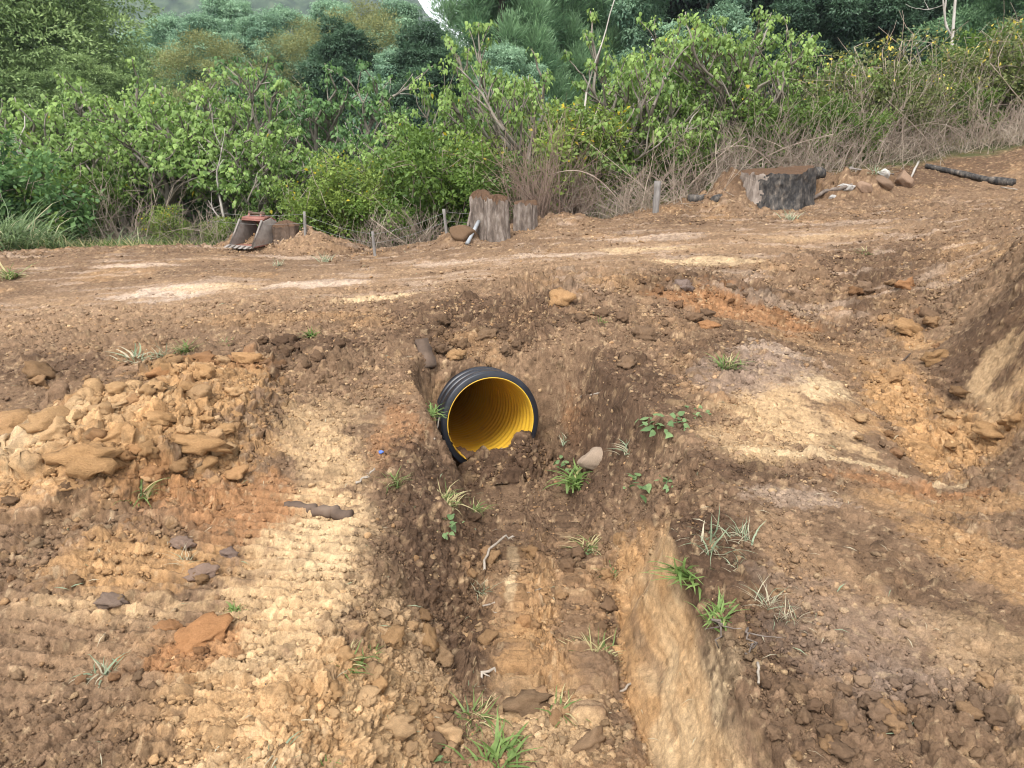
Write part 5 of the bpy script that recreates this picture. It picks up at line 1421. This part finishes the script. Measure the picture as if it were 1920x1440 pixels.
def dirt_litter():
    """stray single blades, rootlets and straw all over the works"""
    rng = np.random.default_rng(17); n = 520
    az = rng.uniform(-.62, .62, n); rr = np.exp(rng.uniform(math.log(1.6), math.log(8.5), n))
    x, y = rr * np.sin(az), rr * np.cos(az); z = macro_height(x, y) + .022
    a = rng.uniform(0, 6.283, n)
    D = np.stack([np.cos(a), np.sin(a), rng.normal(.1, .2, n)], 1); Nn = np.tile([0, 0, 1.0], (n, 1)) + rng.normal(0, .3, (n, 3))
    T = np.clip(rng.normal(.4, .2, n), 0, .85); T = np.where(rng.uniform(size=n) < .65, 1.0, T)
    me = leaf_mesh("plant_litter", np.stack([x, y, z], 1), D, Nn, rng.uniform(.02, .07, n), rng.uniform(.04, .10, n), T, L_PALEG)
    tag(obj("plant_litter", me), "scattered straw, rootlets and torn grass blades on the soil", "litter", kind="stuff")
dirt_litter()
# blue-green grass clumps at the far left edge
TG = [tuft_mesh(31, 170, 1.0, .55, .030, L_GUINEA, .75, .12), tuft_mesh(32, 120, 1.0, .9, .028, L_GUINEA, .9, .15)]
for k, (u, y, s, lb) in enumerate(((15, 9.6, .62, "tall blue-green grass clump at the left picture edge"), (55, 9.4, .55, "blue-green grass clump second from the left edge"), (-20, 9.3, .6, "blue-green grass clump cut by the left picture edge"),
        (95, 9.5, .40, "blue-green grass clump at the right end of the left stand"), (215, 10.2, .36, "low blue-green grass clump left of the dry twigs' foot"), (255, 10.3, .38, "low blue-green grass clump right of the other low one"))):
    x, y = spot(u, y)
    t = thing("tall_grass", lb, "grass", (x, y, gz(x, y)), k * 2.1, "blue-green grass clumps at the left edge")
    t.scale = (s * 1.5, s * 1.5, s * 1.35); obj("blades", TG[k % 2 if k < 4 else 1], t)

# ------------------------------------------------------------------ sticks, roots, plank
M_WOOD = mat_mottled("weathered_wood", [(.3, (.075, .058, .045)), (.55, (.17, .135, .11)), (.75, (.28, .23, .19))], 6, .9, .6, .006, stretch=(3, 3, 3))
M_PLANK = mat_mottled("dirty_plank", [(.3, (.055, .038, .027)), (.6, (.125, .085, .060)), (.8, (.19, .14, .10))], 7, .9, .6, .006)
M_TWIG = mat_mottled("pale_twig", [(.3, (.22, .175, .13)), (.7, (.43, .37, .30))], 20, .85, 0)
M_CHAR = mat_mottled("charred_wood", [(.28, (.016, .015, .015)), (.46, (.044, .040, .037)), (.58, (.10, .086, .072)), (.70, (.21, .17, .135))], 11, .8, .9, .03, stretch=(1.6, 1.6, .7), detail=9)
M_STUMPBARK = mat_mottled("stump_bark", [(.30, (.055, .042, .033)), (.5, (.16, .125, .10)), (.70, (.33, .28, .235))], 6, .95, 1.0, .03, stretch=(2.6, 2.6, .9), detail=9)
M_STUMPPALE = mat_mottled("pale_sapwood", [(.28, (.12, .092, .074)), (.5, (.26, .21, .17)), (.75, (.42, .355, .30))], 7, .95, 1.0, .03, stretch=(3, 3, .25), detail=8)
M_STEEL = mat_mottled("worn_steel", [(.3, (.17, .14, .115)), (.55, (.30, .26, .225)), (.75, (.20, .125, .085))], 6, .6, .2, .004, metal=.3, spec=.4)
M_RED = mat_mottled("worn_red_paint", [(.30, (.19, .105, .075)), (.54, (.24, .095, .07)), (.74, (.32, .15, .12))], 9, .6, .2, .004, spec=.35)
M_PIPEGREY = mat_mottled("grey_plastic_pipe", [(.3, (.20, .21, .215)), (.7, (.34, .35, .355))], 8, .5, 0)
M_WIRE = mat_mottled("galvanised_wire", [(.3, (.20, .19, .175)), (.7, (.32, .31, .29))], 8, .5, 0, metal=.4)
M_POST = mat_mottled("weathered_post", [(.3, (.12, .105, .09)), (.55, (.22, .20, .18)), (.78, (.36, .335, .31))], 8, .9, .6, .01, stretch=(3, 3, .4))

def stick(name, label, cat, px, r0, r1, mat, lift=.01, kink=.0, n=6, seed=0, group=None, branches=()):
    rng = np.random.default_rng(seed)
    P = np.array([raycast(u, v) for u, v in px]); P[:, 2] = [zat(p[0], p[1]) for p in P]
    P[:, 2] += lift if np.isscalar(lift) else np.array(lift)
    o0 = P[0].copy()
    m = 4 * (len(P) - 1) + 1
    t = np.linspace(0, len(P) - 1, m); Q = np.stack([np.interp(t, np.arange(len(P)), P[:, k]) for k in range(3)], 1)
    Q[1:-1] += rng.normal(0, kink, (m - 2, 3))
    mb = MB(); mb.tube(Q - o0, np.linspace(r0, r1, m) * (1 + rng.uniform(-.15, .15, m)), n)
    for i, d, L in branches:
        b, _ = wander(rng, Q[int(i * (m - 1))] - o0, d, L, 4, .25); mb.tube(b, np.linspace(r1 * .9, r1 * .4, 5), 5)
    o = mb.build(name, mat, None, True); o.location = o0
    return tag(o, label, cat, group)
stick("root", "thick dirty broken root lying on the pale track-pressed ground", "root", [(535,960),(562,960),(590,967),(625,972),(660,980)], .020, .029, M_PLANK, .022, .006, 9, 1)
stick("twig", "white crooked twig at the left edge of the trench floor", "twig", [(905,1085),(918,1055),(945,1032),(965,1025)], .007, .005, M_TWIG, (.02,.07,.07,.05), .004, 6, 2)
stick("twig", "forked pale root left of the trench near a grass tuft", "twig", [(668,918),(690,905),(703,890)], .006, .004, M_TWIG, .03, .005, 6, 3, None, [(.4, (.9, -.5, .1), .12)])
stick("twig", "pale forked twig leaning on the left rim of the pipe", "twig", [(815,832),(826,812),(836,797)], .005, .004, M_TWIG, (.02,.10,.16), .004, 5, 4, None, [(.2, (.0, -.6, -.4), .06)])
stick("twig", "long thin stalk lying across the trench floor", "twig", [(905,1148),(960,1132),(1015,1115)], .0045, .003, M_TWIG, .03, .003, 5, 5)
stick("twig", "short thin stalk below the long one on the trench floor", "twig", [(920,1162),(985,1170)], .004, .003, M_TWIG, .03, .003, 5, 6)
stick("twig", "white crooked root sticking up near the trench bottom", "twig", [(897,1310),(905,1285),(928,1278),(930,1290)], .007, .005, M_TWIG, (.01,.05,.06,.02), .004, 6, 7, None, [(.4, (.6, -.5, -.1), .06)])
stick("twig", "short pale stick against the smooth cut face", "twig", [(1162,1310),(1182,1296)], .006, .005, M_TWIG, .02, .002, 6, 8)
stick("twig", "small brown stick in the trench under the sod", "twig", [(1088,1178),(1116,1170)], .005, .004, M_WOOD, .02, .002, 6, 9)
stick("twig", "rusty bark strip on the lower left track marks", "twig", [(500,1296),(545,1298)], .009, .006, M_PLANK, .02, .003, 6, 10)
stick("twig", "reddish stick lying on the drain's ochre floor", "twig", [(1668,708),(1705,672)], .008, .006, M_PLANK, .03, .003, 6, 11)
stick("twig", "thin grey stick on the flat right of the trench", "twig", [(1090,752),(1128,744)], .010, .006, M_TWIG, .03, .003, 6, 12)
stick("twig", "pale straw stem on the lower right clods", "twig", [(1418,1262),(1420,1298)], .004, .004, M_TWIG, .03, .001, 5, 13)
stick("twig", "tangled exposed roots under the right lip's tufts", "twig", [(1338,1180),(1352,1200),(1345,1240)], .005, .003, M_WOOD, .03, .008, 5, 14, None, [(.3, (.6, -.3, .0), .14), (.5, (.3, -.8, .1), .10), (.7, (-.5, -.4, .1), .08)])
stick("twig", "bare rootlets on the cloddy slope below the tufts", "twig", [(1400,1195),(1408,1225),(1395,1245)], .004, .003, M_WOOD, .03, .008, 5, 15, None, [(.3, (.8, -.2, .1), .12), (.6, (-.4, -.6, .1), .10)])

def plank():
    a, b = raycast(790, 655), raycast(806, 705)
    d = b - a; L = np.linalg.norm(d); mid = (a + b) / 2
    y = d / L; x = np.cross(y, [0, 0, 1.0]); x /= np.linalg.norm(x); z = np.cross(x, y)
    R = np.stack([x, y, z], 1)
    rng = np.random.default_rng(4); mb = MB()
    n = 9; pts = []
    mb2 = []
    for i in range(n):
        t = (i / (n - 1) - .5) * L * 1.02
        w = .050 + .004 * rng.normal(); h = .022 + .002 * rng.normal()
        mb2.append(np.array([[-w, t + .015 * rng.normal() * (i in (0, n - 1)), -h], [w, t + .02 * rng.normal() * (i in (0, n - 1)), -h], [w, t, h], [-w, t, h]]))
    V = np.vstack(mb2) @ R.T
    F = [[4 * i + j, 4 * i + (j + 1) % 4, 4 * i + 4 + (j + 1) % 4, 4 * i + 4 + j] for i in range(n - 1) for j in range(4)]
    mb.add(V, [np.array(F), np.array([[3, 2, 1, 0]]), np.array([[4 * n - 4, 4 * n - 3, 4 * n - 2, 4 * n - 1]])])
    o = mb.build("timber_plank", M_PLANK); o.location = mid + np.array([0, 0, .065])
    tag(o, "short dirty timber plank on the slope left above the pipe", "plank")
plank()
# blue plastic scrap
p = raycast(715, 858)
mb = MB(); v_, f_ = rock_verts(5, 2, 8, .4, (.014, .009, .008)); mb.add(v_, [f_])
o = mb.build("plastic_scrap", mat_mottled("blue_plastic", [(.3, (.06, .12, .42)), (.7, (.12, .2, .55))], 5, .4, 0)); o.location = p + np.array([0, 0, .03])
tag(o, "tiny blue plastic scrap on the dark soil left of the pipe", "litter")

# ------------------------------------------------------------------ stumps
def stump_mesh(seed, r, H, ribs, flare, n=110, m=26, top_slope=(0, 0), notch=None, sx=1.0):
    """fluted stump side; returns verts of the wall and of the sawn top"""
    rng = np.random.default_rng(seed)
    th = np.arange(n) / n * 2 * np.pi; zz = np.linspace(0, 1, m)
    T, Z = np.meshgrid(th, zz)
    R = r * (1 + .06 * np.sin(ribs * T + rng.uniform(0, 6)) + .05 * np.sin((2 * ribs + 3) * T + 1) + flare * (1 - Z) ** 3
             + .07 * fbm(np.cos(T) * 3 + Z * .5 + seed, np.sin(T) * 3, seed, 3) + .05 * fbm(np.cos(T) * 14 + 3, np.sin(T) * 14 + Z * 2.5, seed + 2, 4) + .06 * fbm(np.cos(T) * 6 + Z * 2, np.sin(T) * 6 + Z * 6, seed + 4, 4) + .035 * fbm(np.cos(T) * 22, np.sin(T) * 22 + Z * 16, seed + 6, 2))
    x, y = R * np.cos(T) * sx, R * np.sin(T)
    h = H + top_slope[0] * x[-1] + top_slope[1] * y[-1] + .16 * H * fbm(np.cos(th) * 3.5, np.sin(th) * 3.5, seed + 9, 4)
    if notch is not None:
        a0, wd, dep = notch
        h = h - dep * np.exp(-(((th - a0 + np.pi) % (2 * np.pi) - np.pi) / wd) ** 2)
    z = Z * h[None] - .12 * (1 - Z)
    wall = np.stack([x, y, z], -1)
    return wall
def wall_faces(n, m, sel=None):
    i = np.arange(m - 1)[:, None] * n; j = np.arange(n)[None]; k = (j + 1) % n
    F = np.stack([i + j, i + k, i + n + k, i + n + j], -1).reshape(-1, 4)
    return F if sel is None else F[sel.ravel()]
def top_mesh(name, wall, mat, parent, heap, seed, soil=None):
    ring = wall[-1]; n = len(ring); c = ring.mean(0)
    V, F = [ring * 1.0], []
    for q in (.85, .65, .45, .25, .08):
        rr = c + (ring - c) * q
        rr[:, 2] = ring[:, 2] * q + c[2] * (1 - q) + heap * (1 - q * q) * (.6 + .5 * fbm(rr[:, 0] * 9 + seed, rr[:, 1] * 9, seed, 3)) + .012
        V.append(rr)
    V = np.vstack(V); i = np.arange(5)[:, None] * n; j = np.arange(n)[None]; k = (j + 1) % n
    F = np.stack([i + j, i + k, i + n + k, i + n + j], -1).reshape(-1, 4)
    att = {"soil": np.tile(soil, (len(V), 1))} if soil is not None else None
    return obj(name, mesh_np(name, V, [F, (np.arange(n) + 5 * n)[None]], mat, att), parent)
def stump(label, u, v, wpx, hpx, seed, ribs, split=None, top_slope=(0, 0), heap=.04, notch=None, sx=1.0, rz=0.0, mats=None):
    p = raycast(u, v); d = np.linalg.norm(p - EYE)
    r, H = wpx / FOC * d * .5, hpx / FOC * d
    q = p + np.array([0, r * .5, 0]); g = zat(q[0], q[1])
    t = thing("tree_stump", label, "stump", (q[0], q[1], min(g, p[2]) - .03), rz)
    w = stump_mesh(seed, r / 1.12, H, ribs, .22, top_slope=top_slope, notch=notch, sx=sx)
    n = w.shape[1]; th = np.arange(n) / n * 2 * np.pi
    V = w.reshape(-1, 3)
    if split is None:
        obj("bark", mesh_np("bark", V, [wall_faces(n, w.shape[0])], mats or M_STUMPBARK, smooth=False), t)
    else:
        a0, a1 = split                                  # the charred sector
        TT, ZZ = np.meshgrid(th, np.arange(w.shape[0] - 1))
        TT = TT + .30 * fbm(ZZ * .35, TT * 2, 5, 3) + .12 * fbm(ZZ * 1.1, TT * 9, 6, 2)
        sel = ((TT - a0) % (2 * np.pi)) < ((a1 - a0) % (2 * np.pi))
        a = obj("charred_face", mesh_np("charred_face", V, [wall_faces(n, w.shape[0], sel)], M_CHAR), t); a["label"] = "black charred side of the stump"
        b = obj("sapwood", mesh_np("sapwood", V, [wall_faces(n, w.shape[0], ~sel)], M_STUMPPALE), t); b["label"] = "pale fibrous unburnt side of the stump"
    top_mesh("soil_cap", w, SOIL, t, heap, seed, DARK * 1.15)
    return t
R_ = math.radians
stump("broad stump burnt black with a pale unburnt left edge on the far bank", 1468, 390, 132, 64, 41, 3, (R_(-141), R_(60)), (.05, 0), .03, None, 1.0)
stump("tall split stump with peeling bark at the far edge of the road", 932, 452, 52, 78, 42, 4, None, (-.12, 0), .06)
stump("left half of the split stump, capped with a cone of soil", 902, 450, 42, 82, 43, 3, None, (.1, 0), .10)
stump("small low stump with mossy sides right of the split stump", 985, 432, 44, 52, 44, 4, None, (0, 0), .02)
stump("earth-capped dark stump behind the digger bucket", 534, 446, 50, 24, 45, 3, None, (0, 0), .07, None, 1.0, 0.0, M_PLANK)

# ------------------------------------------------------------------ charred logs, branches and rocks of the far bank
stick("charred_log", "long charred log lying on the far bank at the right", "log", [(1735,318),(1790,330),(1850,346),(1900,350)], .036, .056, M_CHAR, .05, .002, 14, 21)
def log_end(u, v, px, L, az, label, seed):
    p = raycast(u, v); d = np.linalg.norm(p - EYE); r = px / FOC * d * .5
    rng = np.random.default_rng(seed); mb = MB()
    pts, _ = wander(rng, [0, 0, 0], [math.cos(az), math.sin(az), .03], L, 6, .05)
    mb.tube(pts, r * np.linspace(1, .9, 7) * (1 + rng.uniform(-.08, .08, 7)), 14, True, .06, rng)
    o = mb.build("charred_log", M_CHAR); o.location = (p[0], p[1], zat(p[0], p[1]) + r * .8)
    return tag(o, label, "log")
log_end(1290, 382, 17, .5, .12, "short black log end lying left of the charred stump", 3)
log_end(1338, 388, 15, .24, .9, "burnt crooked root piece between black log end and charred stump", 4)
log_end(1512, 338, 22, .26, .1, "burnt black stub at the right shoulder of the charred stump", 6)
stick("dead_branch", "brown half-buried branch slanting up right of the charred stump", "branch", [(1500,388),(1545,372),(1597,360)], .022, .030, M_WOOD, (.03,.06,.08), .006, 7, 22)
stick("dead_branch", "white dead branch bent upwards behind the far bank", "branch", [(1562,310),(1592,301),(1600,298)], .018, .015, M_PALEBARK, .05, .003, 7, 23, None, [(1.0, (.55, .1, .75), .22)])
stick("steel_bar", "thin light steel bar lying over the brown rocks", "bar", [(1592,324),(1672,348)], .013, .013, M_STEEL, (.05,.16), 0, 6, 24)
stick("dead_branch", "small leaning stake left of the charred log's pale end", "branch", [(1708,335),(1720,316)], .014, .018, M_PALEBARK, (.02,.10), .002, 6, 25)
stick("dead_branch", "pale stick on the soil at the right end of the charred log", "branch", [(1876,357),(1906,360)], .010, .008, M_TWIG, .03, .002, 6, 26)
stick("pipe_offcut", "grey plastic pipe offcut leaning against the split stump", "pipe", [(876,462),(898,446)], .020, .020, M_PIPEGREY, (.02,.18), 0, 10, 27)
stick("dead_branch", "pale stick leaning behind the grey pipe offcut", "branch", [(873,450),(884,438)], .014, .014, M_WOOD, (.02,.24), .002, 7, 28)
def boulder(u, v, px, sc, mat, label, seed, name="boulder", cat="rock", smooth=True):
    p = raycast(u, v); d = np.linalg.norm(p - EYE); s = px / FOC * d * .5
    vv, ff = rock_verts(seed, 4, 8, .06, (1, .8, .85))
    o = obj(name, mesh_np(name, vv, [ff], mat, smooth=smooth)); o.scale = (s * sc[0], s * sc[1], s * sc[2])
    o.location = (p[0], p[1] + s * .4, zat(p[0], p[1]) + s * sc[2] * .55); o.rotation_euler = (.2, .3, seed)
    return tag(o, label, cat)
boulder(1697, 352, 38, (1, .8, .9), C_MAT["tan"], "round brown boulder right of the steel bar", 61)
boulder(1655, 355, 34, (1, .8, .7), C_MAT["tan"], "brown boulder under the end of the steel bar", 62)
boulder(1624, 362, 28, (1, .9, .8), C_MAT["tan"], "dark brown boulder left of the other boulders", 63)
boulder(1655, 335, 36, (1, .8, .55), C_MAT["white"], "white rock lying behind the steel bar", 64, smooth=False)
boulder(1585, 372, 34, (1, .7, .6), C_MAT["white"], "broken pale concrete lump under the half-buried branch", 65, smooth=False)
boulder(1562, 374, 13, (1, .9, .8), C_MAT["white"], "small pinkish white stone left of the concrete lump", 66, smooth=False)
boulder(1597, 320, 12, (1, .9, .6), C_MAT["white"], "small white stone above the steel bar's left end", 67, smooth=False)
boulder(1128, 412, 30, (1, .8, .6), C_MAT["cream"], "pale tan rock half buried on the far road edge", 68, smooth=False)
boulder(868, 456, 46, (1, .8, .8), C_MAT["brown"], "earth lump at the left foot of the split stump", 69, name="dirt_clod", cat="clod", smooth=False)

# ------------------------------------------------------------------ wire fence in the brush
def fence():
    posts = [(572, 444, 44, .016, .06), (704, 482, 46, .015, -.06), (839, 440, 46, .018, -.12)]
    base = raycast(704, 482)
    t = thing("wire_fence", "remains of a wire fence with thin weathered posts at the far edge", "fence", base)
    tops = []
    for u, v, hpx, r, lean in posts:
        p = raycast(u, v); d = np.linalg.norm(p - EYE); h = hpx / FOC * d
        rng = np.random.default_rng(u); mb = MB()
        pts = np.array([p + np.array([lean * h * k, 0, -.1 + (h + .1) * k]) for k in np.linspace(0, 1, 6)]) - base
        mb.tube(pts, r * (1 + rng.uniform(-.12, .12, 6)), 8, True, .1, rng)
        mb.build("post", M_POST, t, False)
        tops.append((p, h, lean))
    for fr in (.55, .9):
        q = [tops[0][0] + np.array([0, -.03, tops[0][1] * fr]), tops[1][0] + np.array([0, -.03, tops[1][1] * fr]), tops[2][0] + np.array([0, -.03, tops[2][1] * fr])]
        q = [q[0] + np.array([-1.2, .1, .02])] + q + [q[2] + np.array([.6, .2, .0])]
        mb = MB()
        for a, b in zip(q[:-1], q[1:]):
            k = np.linspace(0, 1, 9)[:, None]; L = a + (b - a) * k; L[:, 2] -= .03 * np.sin(np.pi * k[:, 0])
            mb.tube(L - base, .0016, 4)
        mb.build("wire", M_WIRE, t)
fence()
def post(label, u, v, hpx, r, lean):
    p = raycast(u, v); d = np.linalg.norm(p - EYE); h = hpx / FOC * d
    rng = np.random.default_rng(u); mb = MB()
    pts = np.array([[lean * h * k, 0, -.15 + (h + .15) * k] for k in np.linspace(0, 1, 8)])
    mb.tube(pts, r * (1 + rng.uniform(-.1, .1, 8)), 10, True, .1, rng)
    o = mb.build("fence_post", M_POST); o.location = p
    tag(o, label, "post")
post("thick weathered grey post standing in the dry weeds", 1228, 402, 58, .045, .03)

# ------------------------------------------------------------------ digger bucket
def bucket():
    p = raycast(474, 466); d = np.linalg.norm(p - EYE)
    g = zat(p[0], p[1])
    W = .178
    t = thing("excavator_bucket", "worn red excavator bucket lying open on the far edge of the road", "bucket", (p[0], p[1] + .12, g + .03), R_(-24))
    t.scale = (.92, .92, .92)
    # side view (y forward is negative, z up)
    outer = [(-.27, .0), (-.02, .30), (.13, .33), (.25, .26), (.28, .12), (.22, .0)]
    inner_shell = [(-.02, .30), (.05, .335), (.13, .335), (.22, .29), (.275, .20), (.285, .10), (.22, -.005), (-.27, -.005)]
    th = .014
    mb = MB()
    for a, b in zip(inner_shell[:-1], inner_shell[1:]):
        a, b = np.array(a), np.array(b); n = np.array([b[1] - a[1], -(b[0] - a[0])]); n = n / np.linalg.norm(n) * th
        e = (b - a) / np.linalg.norm(b - a) * .004
        mb.prism([a - e, b + e, b + e - n, a - e - n], 0, -W, W)
    sh = mb.build("shell", M_RED, t)
    for s in (-1, 1):
        mb = MB(); x0 = s * (W + .002); mb.prism(outer, 0, min(x0, x0 + s * .014), max(x0, x0 + s * .014))
        sp = mb.build("side_plate", M_STEEL, t, bevel=.003)
        mb = MB(); mb.prism([(-.285, -.005), (-.27, .012), (-.035, .312), (-.05, .322)], 0, min(x0 - s * .006, x0 + s * .020), max(x0 - s * .006, x0 + s * .020))
        mb.build("side_edge", M_STEEL, sp)
    mb = MB(); mb.prism([(-.33, -.016), (-.26, -.020), (-.24, .008), (-.27, .010)], 0, -W - .02, W + .02)
    lip = mb.build("cutting_edge", M_STEEL, t, bevel=.003)
    for k in range(5):
        x = -W + .015 + k * (2 * W - .03) / 4
        mb = MB(); mb.prism([(-.40, -.008), (-.31, -.022), (-.29, .018), (-.33, .016)], 0, x - .022, x + .022)
        mb.build("tooth", M_STEEL, lip, bevel=.004)
    for s in (-1, 1):
        x = s * .10
        mb = MB(); mb.prism([(.02, .32), (.05, .395), (.075, .412), (.10, .405), (.115, .38), (.17, .32)], 0, x - .014, x + .014)
        mb.build("ear", M_RED, t, bevel=.004)
        mb = MB(); mb.tube([[x - .022, .078, .385], [x + .022, .078, .385]], .032, 18)
        mb.build("boss", M_PLANK, t)
    mb = MB(); mb.tube([[-.135, .078, .385], [.135, .078, .385]], .017, 14)
    mb.build("pin", M_PLANK, t, True)
    mb = MB(); mb.prism([(-.022, .302), (-.014, .345), (.13, .349), (.13, .338)], 0, -W + .004, W - .004)
    mb.build("top_plate", M_RED, t)
bucket()
